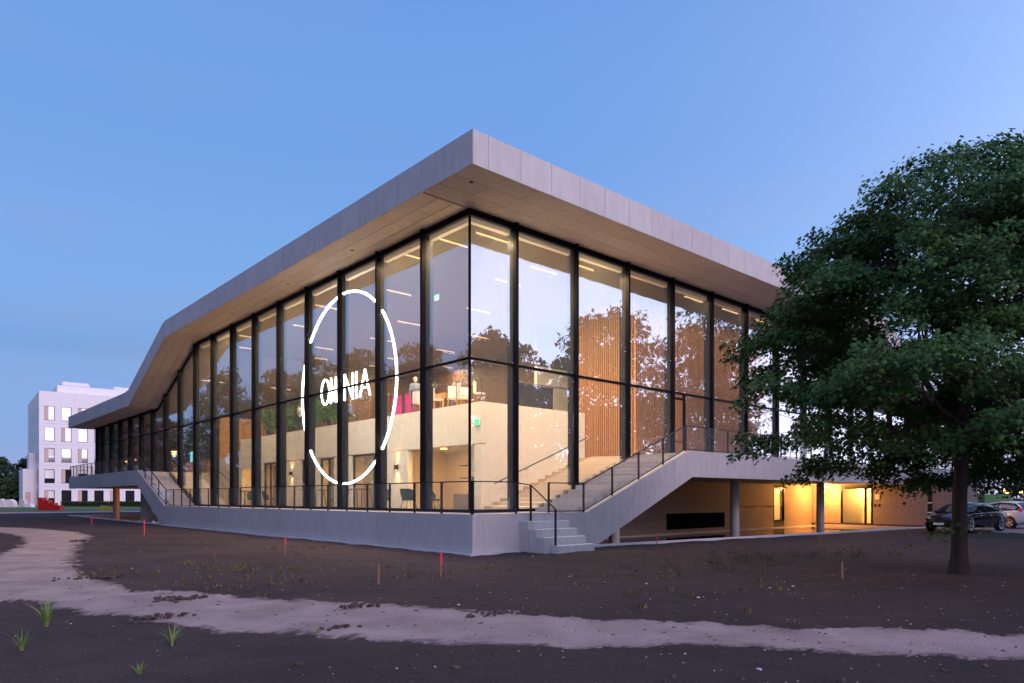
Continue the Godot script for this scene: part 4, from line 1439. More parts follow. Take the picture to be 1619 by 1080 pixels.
# ---------------------------------------------------------------- people
func body_mesh(bones: Array, cell: float) -> ArrayMesh:
	var lo := V(9, 9, 9)
	var hi := -lo
	for b in bones:
		for e in 2:
			var r := V(b[2 + e], b[2 + e], b[2 + e]) * 1.3
			lo = lo.min(b[e] - r)
			hi = hi.max(b[e] + r)
	var n := Vector3i((hi - lo) / cell) + Vector3i(3, 3, 3)
	var f := PackedFloat32Array()
	f.resize(n.x * n.y * n.z)
	f.fill(1.0)
	for b in bones:
		var p: Vector3 = b[0]
		var d: Vector3 = b[1] - b[0]
		var rm: float = maxf(b[2], b[3]) + cell * 3.0
		var c0 := Vector3i((b[0].min(b[1]) - V(rm, rm, rm) - lo) / cell).max(Vector3i.ZERO)
		var c1 := Vector3i((b[0].max(b[1]) + V(rm, rm, rm) - lo) / cell).min(n - Vector3i.ONE)
		for x in range(c0.x, c1.x + 1):
			for y in range(c0.y, c1.y + 1):
				for z in range(c0.z, c1.z + 1):
					var q := lo + V(x, y, z) * cell
					var t := clampf((q - p).dot(d) / maxf(d.length_squared(), 1e-6), 0.0, 1.0)
					var v := (q - p - d * t).length() - lerpf(b[2], b[3], t)
					var k := (x * n.y + y) * n.z + z
					var o := f[k]
					var h := clampf(0.5 + 0.5 * (o - v) / 0.04, 0.0, 1.0)
					f[k] = lerpf(o, v, h) - 0.04 * h * (1.0 - h)
	var vid := {}
	var pts := PackedVector3Array()
	for x in n.x - 1:
		for y in n.y - 1:
			for z in n.z - 1:
				var k0 := (x * n.y + y) * n.z + z
				var neg := 0
				var s := Vector3.ZERO
				var cnt := 0
				var c := []
				for e in 8:
					var v := f[k0 + (e & 1) * n.y * n.z + ((e >> 1) & 1) * n.z + (e >> 2)]
					c.append(v)
					if v < 0.0:
						neg += 1
				if neg == 0 or neg == 8:
					continue
				for e in 8:
					for m in [1, 2, 4]:
						if not (e & m) and (c[e] < 0.0) != (c[e | m] < 0.0):
							var t: float = c[e] / (c[e] - c[e | m])
							var a := V(e & 1, (e >> 1) & 1, e >> 2)
							var bb := V((e | m) & 1, ((e | m) >> 1) & 1, (e | m) >> 2)
							s += a.lerp(bb, t)
							cnt += 1
				vid[k0] = pts.size()
				pts.append(lo + (V(x, y, z) + s / cnt) * cell)
	var idx := PackedInt32Array()
	var sx := n.y * n.z
	var sy := n.z
	for k0 in vid:
		var here: float = f[k0]
		for ax in [[sx, sy, 1], [sy, 1, sx], [1, sx, sy]]:
			if k0 + ax[0] >= f.size() or (here < 0.0) == (f[k0 + ax[0]] < 0.0):
				continue
			var q := [k0, k0 - ax[1], k0 - ax[1] - ax[2], k0 - ax[2]]
			if q.all(func(e): return vid.has(e)):
				var w := []
				for e in q:
					w.append(vid[e])
				if here >= 0.0:
					w.reverse()
				idx.append_array([w[0], w[2], w[1], w[0], w[3], w[2]])
	var nrm := PackedVector3Array()
	nrm.resize(pts.size())
	for k in range(0, idx.size(), 3):
		var m := (pts[idx[k + 2]] - pts[idx[k]]).cross(pts[idx[k + 1]] - pts[idx[k]])
		for e in 3:
			nrm[idx[k + e]] += m
	for k in nrm.size():
		nrm[k] = nrm[k].normalized()
	var arr := []
	arr.resize(Mesh.ARRAY_MAX)
	arr[Mesh.ARRAY_VERTEX] = pts
	arr[Mesh.ARRAY_NORMAL] = nrm
	arr[Mesh.ARRAY_INDEX] = idx
	var am := ArrayMesh.new()
	am.add_surface_from_arrays(Mesh.PRIMITIVE_TRIANGLES, arr)
	return am

func person_parts(seated: bool) -> Array:
	var up := 0.0 if not seated else -0.42
	var body := [[V(0, 1.52 + up, 0.01), V(0, 1.58 + up, 0.02), 0.055, 0.055], [V(0, 1.64 + up, 0.03), V(0, 1.69 + up, 0.02), 0.085, 0.092], [V(0, 1.585 + up, 0.09), V(0, 1.60 + up, 0.10), 0.03, 0.02]]
	var cloth := [[V(0, 1.02 + up, 0), V(0, 1.38 + up, 0), 0.135, 0.15], [V(-0.17, 1.42 + up, 0), V(0.17, 1.42 + up, 0), 0.07, 0.07]]
	var legs := []
	for s in [-1.0, 1.0]:
		cloth.append([V(0.19 * s, 1.40 + up, 0), V(0.25 * s, 1.12 + up, -0.02), 0.055, 0.045])
		cloth.append([V(0.25 * s, 1.12 + up, -0.02), V(0.2 * s, 0.95 + up, 0.16), 0.045, 0.036])
		body.append([V(0.2 * s, 0.94 + up, 0.17), V(0.17 * s, 0.91 + up, 0.24), 0.036, 0.028])
		for fi in 4:
			body.append([V((0.155 + 0.012 * fi) * s, 0.905 + up, 0.25), V((0.15 + 0.014 * fi) * s, 0.885 + up, 0.30 + 0.008 * (fi % 3)), 0.011, 0.009])
		if seated:
			legs.append([V(0.09 * s, 0.55, 0), V(0.12 * s, 0.52, 0.42), 0.09, 0.065])
			legs.append([V(0.12 * s, 0.52, 0.42), V(0.12 * s, 0.08, 0.40), 0.06, 0.04])
			legs.append([V(0.12 * s, 0.05, 0.40), V(0.12 * s, 0.04, 0.56), 0.045, 0.035])
		else:
			legs.append([V(0.09 * s, 0.95, 0), V(0.11 * s, 0.5, 0.02), 0.095, 0.065])
			legs.append([V(0.11 * s, 0.5, 0.02), V(0.11 * s, 0.08, -0.01), 0.062, 0.042])
			legs.append([V(0.11 * s, 0.05, -0.02), V(0.12 * s, 0.04, 0.15), 0.045, 0.035])
	return [body, cloth, legs]

func build_people() -> void:
	var skin := mat(lin(0.42, 0.24, 0.17), 0.6)
	var made := {}
	var who := [
		[V(5.5, UPPER, -23.2), 1.9, false, lin(0.72, 0.7, 0.66), lin(0.03, 0.03, 0.035), lin(0.08, 0.06, 0.04), "person in a white shirt and dark trousers standing at the balcony edge"],
		[V(5.6, UPPER, -11.3), 2.4, false, lin(0.25, 0.3, 0.42), lin(0.06, 0.06, 0.08), lin(0.6, 0.58, 0.55), "white haired person in a blue shirt standing on the balcony"],
		[V(6.0, UPPER, -10.7), 0.4, false, lin(0.55, 0.38, 0.1), lin(0.12, 0.08, 0.05), lin(0.1, 0.07, 0.05), "person in a mustard yellow top standing behind the balcony table"],
		[V(5.5, UPPER, -17.4), 1.2, true, lin(0.12, 0.16, 0.35), lin(0.05, 0.05, 0.06), lin(0.12, 0.08, 0.05), "person in a dark blue top sitting below the letter O of the sign"],
		[V(6.3, UPPER, -9.2), -1.2, true, lin(0.5, 0.46, 0.42), lin(0.1, 0.1, 0.12), lin(0.3, 0.2, 0.1), "person in a pale top seated at the balcony table"]]
	for w in who:
		var key: bool = w[2]
		if not made.has(key):
			var parts := person_parts(key)
			var lift := 0.0
			made[key] = [body_mesh(parts[0] + parts[1] + parts[2], 0.022), body_mesh(grow(parts[1], 0.012), 0.022), body_mesh(grow(parts[2].filter(func(b): return b[0].y > 0.06), 0.014), 0.022), body_mesh(grow(parts[2].filter(func(b): return b[0].y <= 0.06), 0.012), 0.02), body_mesh([[V(0, 1.70 - (0.42 if key else 0.0), -0.005), V(0, 1.71 - (0.42 if key else 0.0), -0.02), 0.095, 0.1], [V(0, 1.66 - (0.42 if key else 0.0), -0.04), V(0, 1.60 - (0.42 if key else 0.0), -0.05), 0.08, 0.06]], 0.02)]
		var o := thing("person", w[6], "person", w[0], w[1])
		var ms = made[key]
		put(o, "body", ms[0], skin)
		put(o, "top", ms[1], mat(w[3], 0.9))
		put(o, "trousers", ms[2], mat(w[4], 0.9))
		put(o, "shoe", ms[3], M.black)
		put(o, "hair", ms[4], mat(w[5], 0.8))
		if key:
			var s := thing("stool", "dark round stool under the seated guest, %s" % ("by the letter O" if w[0].z < -15 else "at the balcony table"), "stool", w[0])
			var g := G.new()
			g.lathe([[0.40, 0.0], [0.40, 0.19], [0.455, 0.19], [0.455, 0.0]], Vector3.ZERO, 18)
			put(s, "seat", g.mesh(), M.black)
			for e in 4:
				g = G.new()
				var a := PI / 4 + e * PI / 2
				g.tube([V(cos(a) * 0.13, 0.4, sin(a) * 0.13), V(cos(a) * 0.2, 0, sin(a) * 0.2)], 0.014, 6)
				put(s, "leg", g.mesh(), M.black)

func grow(bones: Array, by: float) -> Array:
	return bones.map(func(b): return [b[0], b[1], b[2] + by, b[3] + by])

# ---------------------------------------------------------------- trees
func maple_leaf(size: float) -> ArrayMesh:
	var g := G.new()
	var rim := []
	for p in [[0.0, -0.16], [0.30, -0.30], [0.27, -0.05], [0.56, 0.08], [0.30, 0.22], [0.36, 0.52], [0.13, 0.42], [0.0, 0.86], [-0.13, 0.42], [-0.36, 0.52], [-0.30, 0.22], [-0.56, 0.08], [-0.27, -0.05], [-0.30, -0.30]]:
		rim.append(V(p[0] * size, -absf(p[0]) * size * 0.28 - p[1] * p[1] * size * 0.25, p[1] * size))
	var c := V(0, 0, 0.08 * size)
	for k in rim.size():
		g.tri(c, rim[k], rim[(k + 1) % rim.size()], UP)
	return g.mesh()

func oval_leaf(size: float) -> ArrayMesh:
	var g := G.new()
	var a := V(0, 0, -size * 0.5)
	var b := V(size * 0.34, -size * 0.08, 0)
	var c := V(0, -size * 0.12, size * 0.55)
	var d := V(-size * 0.34, -size * 0.08, 0)
	g.tri(a, b, c, UP)
	g.tri(a, c, d, UP)
	return g.mesh()

# a bent, tapering limb
func limb(g: G, a: Vector3, b: Vector3, r0: float, r1: float, sag: float, sides := 6, steps := 6) -> Array:
	var pts := []
	var rr := []
	var w := (b - a).length() * 0.09
	for k in steps + 1:
		var t := float(k) / steps
		var p := a.lerp(b, t) + UP * sag * sin(PI * t)
		if k > 0 and k < steps:
			p += V(rng.randf_range(-w, w), rng.randf_range(-w, w) * 0.6, rng.randf_range(-w, w))
		pts.append(p)
		rr.append(lerpf(r0, r1, pow(t, 0.8)))
	g.tube(pts, rr, sides, false)
	return pts

# clusters: local centres of the leafy pads
func grow_tree(t: Node3D, fork: float, tr: float, clusters: Array, leaf: Mesh, lm: Material, per: int, pad: Vector2, lean := Vector3.ZERO, limbs := 9) -> void:
	var g := G.new()
	var top := 0.0
	for c in clusters:
		top = maxf(top, c.y)
	var base := []
	var rr := []
	for k in 9:
		var u := k / 8.0
		base.append(V(lean.x * u + rng.randf_range(-0.02, 0.02) * k * tr * 5.0, fork * u, lean.z * u))
		rr.append(tr * (1.0 + 0.5 * exp(-u * 14.0)) * lerpf(1.0, 0.85, u))
	base.push_front(V(0, -0.3, 0))
	rr.push_front(tr * 1.5)
	g.tube(base, rr, 14, false)
	put(t, "trunk", g.mesh(), M.bark)
	var joint: Vector3 = base[base.size() - 1]
	# main limbs towards spread out targets
	var limb_pts := []
	var nodes := []
	for k in limbs + 2:
		g = G.new()
		var best: Vector3 = clusters[rng.randi() % clusters.size()]
		var score := -1.0
		for tries in 40:
			var c: Vector3 = clusters[rng.randi() % clusters.size()]
			var dmin := 9.0
			for e in limb_pts:
				dmin = minf(dmin, (c - joint).normalized().distance_to(e))
			if dmin * (0.6 + (c - joint).length() / top) > score:
				score = dmin * (0.6 + (c - joint).length() / top)
				best = c
		limb_pts.append((best - joint).normalized())
		var start := joint if k else joint
		if best.y < fork * 1.05:
			start = base[maxi(5, 9 - rng.randi() % 3)]
		var pts := limb(g, start, start.lerp(best, 0.86), tr * rng.randf_range(0.36, 0.6), tr * 0.07, 0.25 * (best - start).length() * 0.3, 8, 8)
		for i in range(2, pts.size()):
			nodes.append(pts[i])
		for side in 3:
			var from: Vector3 = pts[3 + side]
			var to := from + (best - from) * 0.55 + V(rng.randf_range(-1, 1), rng.randf_range(-0.3, 0.6), rng.randf_range(-1, 1)) * top * 0.09
			var p2 := limb(g, from, to, tr * 0.2, tr * 0.05, 0.1, 6, 5)
			for i in range(1, p2.size()):
				nodes.append(p2[i])
		put(t, "limb", g.mesh(), M.bark)
	g = G.new()
	var xf := []
	for c in clusters:
		var near := joint
		var dd := 1e9
		for e in nodes:
			var q: float = (e - c).length_squared()
			if q < dd:
				dd = q
				near = e
		limb(g, near, c, tr * 0.055, tr * 0.015, 0.05, 4, 4)
		var out := V(c.x, 0, c.z).normalized()
		for i in per:
			var a := rng.randf() * TAU
			var r := sqrt(rng.randf()) * pad.x
			var p: Vector3 = c + V(cos(a) * r, rng.randfn() * pad.y - r * r / pad.x * 0.35, sin(a) * r)
			var turn := Basis(UP, atan2(out.x, out.z) + rng.randfn() * 0.8) * Basis(Vector3.RIGHT, clampf(rng.randfn() * 0.35 + 0.75, -0.4, 1.5))
			xf.append(Transform3D(turn.scaled(Vector3.ONE * rng.randf_range(0.65, 1.2)), p))
	put(t, "twigs", g.mesh(), M.bark).set_meta("kind", "stuff")
	many(t, "crown", leaf, lm, xf)

func profile(h: float, pr: Array) -> float:
	for k in pr.size() - 1:
		if h >= pr[k][0] and h <= pr[k + 1][0]:
			return lerpf(pr[k][1], pr[k + 1][1], (h - pr[k][0]) / (pr[k + 1][0] - pr[k][0]))
	return 0.0

func crown_points(n: int, pr: Array, low: float, high: float, hollow := 0.6, rough := 0.3) -> Array:
	var f := FastNoiseLite.new()
	f.seed = rng.randi() % 1000
	f.frequency = 0.42
	var out := []
	var tries := 0
	while out.size() < n and tries < n * 60:
		tries += 1
		var h := rng.randf_range(low, high)
		var rmax := profile(h, pr)
		var a := rng.randf() * TAU
		var r := rmax * pow(rng.randf(), hollow * 0.5)
		if rng.randf() > rmax / 5.0:
			continue
		var p := V(cos(a) * r, h, sin(a) * r)
		# uneven rim and open hollows
		var k := f.get_noise_3d(p.x, p.y * 1.5, p.z)
		if r > rmax * (1.0 - rough * clampf(0.5 - k * 1.4, 0.0, 1.0)):
			continue
		if k < -0.28:
			continue
		out.append(p)
	return out

# pads gathered into flat, spreading lobes, as boughs carry them
func bough_points(lobes: int, each: int, pr: Array, low: float, high: float) -> Array:
	var out := []
	var made := []
	var tries := 0
	while made.size() < lobes and tries < 6000:
		tries += 1
		var h := rng.randf_range(low, high)
		var rmax := profile(h, pr)
		var a := rng.randf() * TAU
		var r := rmax * pow(rng.randf(), 0.36)
		var c := V(cos(a) * r, h, sin(a) * r)
		var ok := true
		for e in made:
			if V(c.x - e.x, (c.y - e.y) * 2.2, c.z - e.z).length() < 1.02:
				ok = false
		if not ok:
			continue
		made.append(c)
		var along_r := V(cos(a), 0, sin(a))
		var across := along_r.cross(UP)
		var size := rng.randf_range(0.75, 1.25)
		for k in each:
			var u := rng.randf() * TAU
			var q := sqrt(rng.randf())
			var p := c + along_r * cos(u) * q * 1.15 * size + across * sin(u) * q * 0.8 * size
			p.y += rng.randfn() * 0.13 * size - q * q * 0.22 - maxf(0.0, cos(u)) * q * 0.15
			out.append(p)
	return out

func build_maple() -> void:
	var t := thing("maple_tree", "large broad maple tree with a dark green crown before the right terrace", "tree", V(5.12, 0.0, 11.28))
	var pr := [[1.4, 4.1], [2.2, 4.9], [3.5, 5.3], [4.4, 5.2], [5.2, 4.9], [6.1, 4.6], [7.0, 4.2], [8.0, 3.5], [8.7, 2.8], [9.3, 1.9], [9.8, 0.7]]
	var cl := bough_points(122, 11, pr.map(func(e): return [e[0], e[1] - (0.98 if e[0] < 5.0 else 0.5)]), 2.0, 9.2)
	cl = cl.filter(func(p): return not (p.y < 2.7 and -0.96 * p.x + 0.27 * p.z > 0.8))
	cl = cl.filter(func(p): return not (p.y < 2.9 and V(p.x, 0, p.z).length() < 2.0))
	grow_tree(t, 2.9, 0.165, cl, maple_leaf(0.095), M.leaf, 110, Vector2(0.40, 0.09), V(-0.1, 0, 0.05), 12)
	var xf := []
	for i in 70:
		var a := rng.randf() * TAU
		xf.append(Transform3D(Basis(UP, rng.randf() * TAU) * Basis(Vector3.RIGHT, rng.randfn() * 0.4 + 0.4), V(cos(a) * rng.randf_range(0.2, 0.75), rng.randf_range(0.75, 1.15), sin(a) * rng.randf_range(0.2, 0.75))))
	many(t, "low_shoots", maple_leaf(0.11), M.leaf, xf)

func round_tree(label: String, at: Vector3, height: float, radius: float, lm: Material, group: String, n := 170, per := 60, leaf := 0.30) -> void:
	var t := thing("broadleaf_tree", label, "tree", at, rng.randf() * TAU, group)
	var f := height * rng.randf_range(0.2, 0.3)
	var pr := [[f * 0.75, radius * 0.5], [height * 0.4, radius], [height * 0.62, radius * 0.92], [height * 0.82, radius * 0.62], [height, radius * 0.15]]
	var cl := crown_points(n, pr, f * 0.8, height * 0.99, 0.7, 0.45)
	if cl.size() < 20:
		cl = crown_points(n, pr.map(func(e): return [e[0], e[1] + 0.5]), f * 0.8, height * 0.99, 0.7, 0.0)
	grow_tree(t, f, height * 0.021, cl, oval_leaf(leaf), lm, per, Vector2(radius * 0.2, radius * 0.055), Vector3.ZERO, 9)

func build_other_trees() -> void:
	# rows across the lawn on both sides of the photographer, seen mirrored in the glass
	var right := [[24.5, 23.0, 15.5, 5.0], [31.0, 27.0, 16.0, 5.2], [38.0, 24.0, 19.5, 6.2], [46.0, 27.0, 22.5, 7.0], [54.0, 22.5, 23.5, 7.0], [64.0, 26.0, 24.0, 7.0], [17.5, 28.0, 15.0, 4.8]]
	var where := ["nearest the street corner", "second in the row", "third in the row, taller", "fourth in the row", "fifth in the row", "farthest of the row", "closest to the photographer"]
	for k in right.size():
		var e = right[k]
		round_tree("tall park tree mirrored in the right glass wall, %s" % where[k], V(e[0], 0, e[1]), e[2], e[3], M.leaf_dark if k % 3 else M.leaf_red, "park trees opposite the right glass wall", 190, 70, 0.42)
	var left := [[-19.5, -26.0, 15.5, 4.9], [-18.0, -35.0, 15.3, 4.7], [-17.5, -44.0, 16.8, 5.2], [-17.0, -53.0, 16.5, 4.9], [-17.5, -63.0, 17.0, 5.2], [-15.5, -74.0, 18.0, 5.5], [-24.0, -17.0, 14.5, 4.8], [-10.5, -88.0, 15.0, 5.0], [-8.5, -101.0, 15.0, 5.0], [-10.0, -113.0, 16.0, 5.0]]
	var lw := ["first beyond the path bend", "second from the path", "third, beside the bend", "fourth, opposite the stair", "fifth, opposite the terrace", "sixth, beside the pool", "closest to the photographer", "seventh, opposite the lawn", "eighth, opposite the lawn", "last of the row"]
	for k in left.size():
		var e = left[k]
		round_tree("tall park tree mirrored in the left glass wall, %s" % lw[k], V(e[0], 0, e[1]), e[2], e[3], M.leaf_red if k % 3 == 1 else M.leaf_dark, "park trees opposite the left glass wall", 190, 70, 0.42)
	# the dark wood behind those rows
	for side in 2:
		var xf := []
		for i in 15000:
			var t := rng.randf()
			var p := V(lerpf(14.0, 90.0, t), 0, 36.0 + rng.randf_range(-3.0, 5.0)) if side == 0 else V(-27.0 + rng.randf_range(-5.0, 3.0), 0, lerpf(-8.0, -115.0, t))
			p.y = pow(rng.randf(), 0.8) * (4.6 + 1.6 * sin(t * 37.0) + 1.1 * sin(t * 91.0))
			xf.append(Transform3D(Basis(V(rng.randf(), rng.randf(), rng.randf()).normalized(), rng.randf() * TAU).scaled(Vector3.ONE * rng.randf_range(0.7, 1.3)), p))
		tag(many(self, "far_wood", oval_leaf(1.3), M.leaf_dark, xf), "dark mass of undergrowth behind the park trees, mirrored in the %s glass" % ["right", "left"][side], "wood")
	# trees in view far behind
	var back := [[3.6, -156.3, 10.6, 4.2], [8.2, -152.0, 9.4, 3.6], [-3.5, -162.0, 14.0, 6.0], [4.5, -136.0, 5.5, 3.4]]
	for k in back.size():
		round_tree(["dark tree left of the white office block", "dark rounded tree touching the white office block", "tall dark tree at the left edge of the photo", "low shrubby tree behind the white stones"][k], V(back[k][0], 0.4, back[k][1]), back[k][2], back[k][3], M.leaf_far, "trees behind the lawn", 120, 40, 0.5)
	var far := [[70.0, -3.0, 9.0, 4.2], [80.0, 5.0, 11.0, 5.0], [62.0, -12.0, 9.0, 4.0]]
	for k in far.size():
		round_tree(["pale green tree behind the parked cars", "tree at the right edge behind the car park", "tree behind the end of the right terrace"][k], V(far[k][0], -0.1, far[k][1]), far[k][2], far[k][3], M.leaf_far, "trees behind the car park", 90, 40, 0.4)

# ---------------------------------------------------------------- things on the soil
func lumpy(ball: SphereMesh) -> ArrayMesh:
	var f := FastNoiseLite.new()
	f.seed = 21
	f.frequency = 1.1
	var a := ball.get_mesh_arrays()
	var p: PackedVector3Array = a[Mesh.ARRAY_VERTEX]
	var idx: PackedInt32Array = a[Mesh.ARRAY_INDEX]
	var g := G.new()
	for k in range(0, idx.size(), 3):
		var t := []
		for e in 3:
			var q := p[idx[k + e]]
			t.append(q * (1.0 + 0.7 * f.get_noise_3dv(q)))
		if (t[1] - t[0]).cross(t[2] - t[0]).length() > 1e-5:
			g.tri(t[0], t[1], t[2], t[0] + t[1] + t[2])
	return g.mesh()

func build_grounds_detail() -> void:
	var stake := func(at: Vector3, h: float, red: float, label: String, thick := 0.035) -> void:
		var s := thing("survey_stake", label, "stake", at, rng.randf() * 1.5)
		s.rotation.z = rng.randf_range(-0.06, 0.06)
		put(s, "post", soft_one(V(0, h * (1.0 - red) * 0.5 - 0.05, 0), V(thick, h * (1.0 - red) + 0.1, thick), 0.004), M.stake)
		if red > 0.0:
			put(s, "painted_top", soft_one(V(0, h * (1.0 - red * 0.5), 0), V(thick + 0.004, h * red, thick + 0.004), 0.004), M.stake_red)
	stake.call(V(-4.32, 0.0, 4.34), 0.52, 0.42, "red topped stake in the soil left of the podium corner")
	stake.call(V(-4.16, 0.0, -3.72), 0.5, 0.42, "red topped stake before the middle of the left podium wall")
	stake.call(V(-5.98, 0.0, 4.58), 0.42, 0.0, "short bare wooden stake near the sand path")
	stake.call(V(1.88, 0.0, 10.05), 0.36, 0.0, "short bare wooden stake left of the maple trunk", 0.035)
	stake.call(V(-4.65, 0.0, -16.9), 0.75, 0.8, "tall red stake near the foot of the left stair")
	stake.call(V(-3.57, 0.0, -32.66), 0.6, 0.6, "small red stake by the left pool")
	stake.call(V(8.04, 0.0, 0.75), 0.42, 0.8, "red stake at the kerb of the right pool")
	stake.call(V(13.68, 0.0, 4.2), 0.72, 0.0, "thin grey stake right of the round column", 0.025)
	stake.call(V(18.96, 0.0, 5.52), 0.6, 0.0, "thin grey stake left of the parked black car", 0.025)
	stake.call(V(-6.6, 0.0, -2.6), 0.32, 0.0, "thin pale peg among the dry weeds", 0.012)
	# grass clumps one can count
	var clump := func(at: Vector3, h: float, n: int, label: String) -> void:
		var c := thing("grass_clump", label, "grass clump", at, 0.0, "grass clumps in the foreground")
		for i in n:
			var a := rng.randf() * TAU
			var lean := rng.randf_range(0.05, 1.0)
			var hh := h * rng.randf_range(0.55, 1.05)
			var g := G.new()
			var d := V(cos(a), 0, sin(a))
			var w := d.cross(UP) * rng.randf_range(0.005, 0.011)
			var rows := []
			for k in 6:
				var t := k / 5.0
				var p := d * (0.02 + lean * hh * t * t) + UP * hh * (t - 0.25 * lean * t * t)
				var s := 1.0 - t * t
				rows.append([p - w * s, p + w * s])
			g.grid(rows, false, false)
			put(c, "blade", g.mesh(), M.blade if rng.randf() < 0.7 else M.blade_dry)
	M.blade = mat(lin(0.10, 0.22, 0.04), 0.5)
	M.blade.backlight_enabled = true
	M.blade.backlight = Color(0.4, 0.45, 0.2)
	M.blade_dry = mat(lin(0.20, 0.20, 0.07), 0.6)
	clump.call(V(-11.5, -0.01, 5.38), 0.44, 46, "tall grass clump at the lower edge of the sand path")
	clump.call(V(-11.96, -0.01, 6.91), 0.30, 26, "grass clump at the left edge of the photo")
	clump.call(V(-10.63, -0.01, 7.78), 0.31, 22, "grass clump alone in the dark soil below the path")
	clump.call(V(-11.27, -0.01, 8.95), 0.16, 14, "small flat grass clump in the dark soil at the bottom")
	clump.call(V(-9.04, 0.0, 8.25), 0.10, 12, "tiny green tuft on the lower edge of the path")
	# weeds in patches
	var blade := leaf_blade(0.12, 0.006)
	var xf := []
	var zones := [[-6.7, -0.6, 2.2, 3.6, 60], [-4.5, 3.5, 2.4, 1.3, 24], [4.0, 6.5, 6.0, 1.8, 90], [10.0, 7.0, 4.0, 1.8, 40], [-8.2, 2.5, 1.4, 2.5, 26], [-9.3, -1.0, 0.6, 2.5, 14], [-4.0, -9.0, 3.0, 7.0, 20], [-1.5, 9.5, 3.0, 1.5, 14]]
	for zn in zones:
		for i in zn[4]:
			var c := V(zn[0] + rng.randfn() * zn[2] * 0.5, 0.0, zn[1] + rng.randfn() * zn[3] * 0.5)
			for b in rng.randi_range(5, 12):
				var a := rng.randf() * TAU
				xf.append(Transform3D(Basis(UP, a) * Basis(Vector3.RIGHT, rng.randf_range(0.1, 1.1)) * rng.randf_range(0.35, 1.0), c + V(cos(a), 0, sin(a)) * rng.randf_range(0, 0.09)))
	M.weed = leafy(lin(0.12, 0.105, 0.05))
	var w := many(self, "weeds", blade, M.weed, xf, 0.45)
	tag(w, "scattered weeds and dry tufts growing out of the dark soil", "weeds")
	# stones and clods scattered on soil and path
	var pebbles := []
	var clods := []
	for i in 800:
		var z := 14.5 - pow(rng.randf(), 1.6) * 26.0
		var x := rng.randf_range(-13.0, 4.0) + (14.0 - z) * rng.randf_range(-0.05, 0.45)
		if x > -0.3 and z < 0.3:
			continue
		var s := rng.randf_range(0.004, 0.011) * (1.0 if rng.randf() < 0.95 else 2.4)
		pebbles.append(Transform3D(Basis(V(rng.randf(), rng.randf(), rng.randf()).normalized(), rng.randf() * TAU).scaled(V(s, s * 0.6, s * 1.3)), V(x, soil_y(x, z) + rng.randf_range(-0.002, 0.018), z)))
	for i in 1300:
		var z := 14.8 - pow(rng.randf(), 1.5) * 24.0
		var x := rng.randf_range(-13.0, 4.0) + (14.0 - z) * rng.randf_range(-0.05, 0.4)
		if x > -0.3 and z < 0.3:
			continue
		var s := rng.randf_range(0.006, 0.022)
		clods.append(Transform3D(Basis(V(rng.randf(), rng.randf(), rng.randf()).normalized(), rng.randf() * TAU).scaled(V(s * 1.2, s * 0.55, s)), V(x, soil_y(x, z) + 0.004, z)))
	for h in [[-7.4, -15.2, 0.5, 40], [-10.25, 5.7, 0.35, 40], [-6.5, 8.72, 0.4, 60], [-9.75, -0.5, 0.5, 60], [-9.4, 4.0, 0.4, 60], [-8.85, 8.2, 0.3, 24], [-7.6, 6.7, 0.4, 30]]:
		for i in h[3]:
			var s := rng.randf_range(0.01, 0.035)
			clods.append(Transform3D(Basis(V(rng.randf(), rng.randf(), rng.randf()).normalized(), rng.randf() * TAU).scaled(V(s * 1.4, s * 0.8, s)), V(h[0] + rng.randfn() * h[2] * 0.6, rng.randf_range(0, 0.05), h[1] + rng.randfn() * h[2] * 0.25)))
	for i in 240:
		var z := 14.8 - pow(rng.randf(), 1.3) * 16.0
		var x := rng.randf_range(-12.5, 2.0) + (14.0 - z) * rng.randf_range(-0.05, 0.4)
		if x > -0.3 and z < 0.3:
			continue
		var s := rng.randf_range(0.015, 0.042)
		clods.append(Transform3D(Basis(V(rng.randf(), rng.randf(), rng.randf()).normalized(), rng.randf() * TAU).scaled(V(s * 1.3, s * 0.7, s)), V(x, soil_y(x, z) + 0.002, z)))
	# crumbs of earth and dead leaves trodden into the path
	var tops := [[-12.5, -1.0], [-10.0, 2.4], [-9.0, 5.2], [-8.2, 7.6], [-7.2, 9.4], [-5.6, 11.5], [-4.6, 13.0], [-3.2, 14.4]]
	for i in 420:
		var p := along(tops, rng.randf()) + Vector2(rng.randfn(), rng.randfn()) * 0.75
		var s := 0.003 + 0.012 * pow(rng.randf(), 3.0)
		clods.append(Transform3D(Basis(UP, rng.randf() * TAU).scaled(V(s * rng.randf_range(1.2, 3.0), s * 0.5, s)), V(p.x, soil_y(p.x, p.y) + 0.02, p.y)))
	var ball := SphereMesh.new()
	ball.radius = 1.0
	ball.height = 2.0
	ball.radial_segments = 7
	ball.rings = 4
	var lump := lumpy(ball)
	var st: StandardMaterial3D = M.stone.duplicate()
	st.vertex_color_use_as_albedo = true
	tag(many(self, "pebbles", lump, st, pebbles, 0.3), "pale pebbles scattered over soil and sand path", "pebbles")
	var cl := mat(lin(0.06, 0.044, 0.042), 0.95)
	cl.vertex_color_use_as_albedo = true
	tag(many(self, "clods", lump, cl, clods, 0.3), "dark clods of earth and litter along the path edges", "soil")

func far_rise(z: float) -> float:
	return clampf((-62.0 - z) / 28.0, 0.0, 1.0) * 0.46

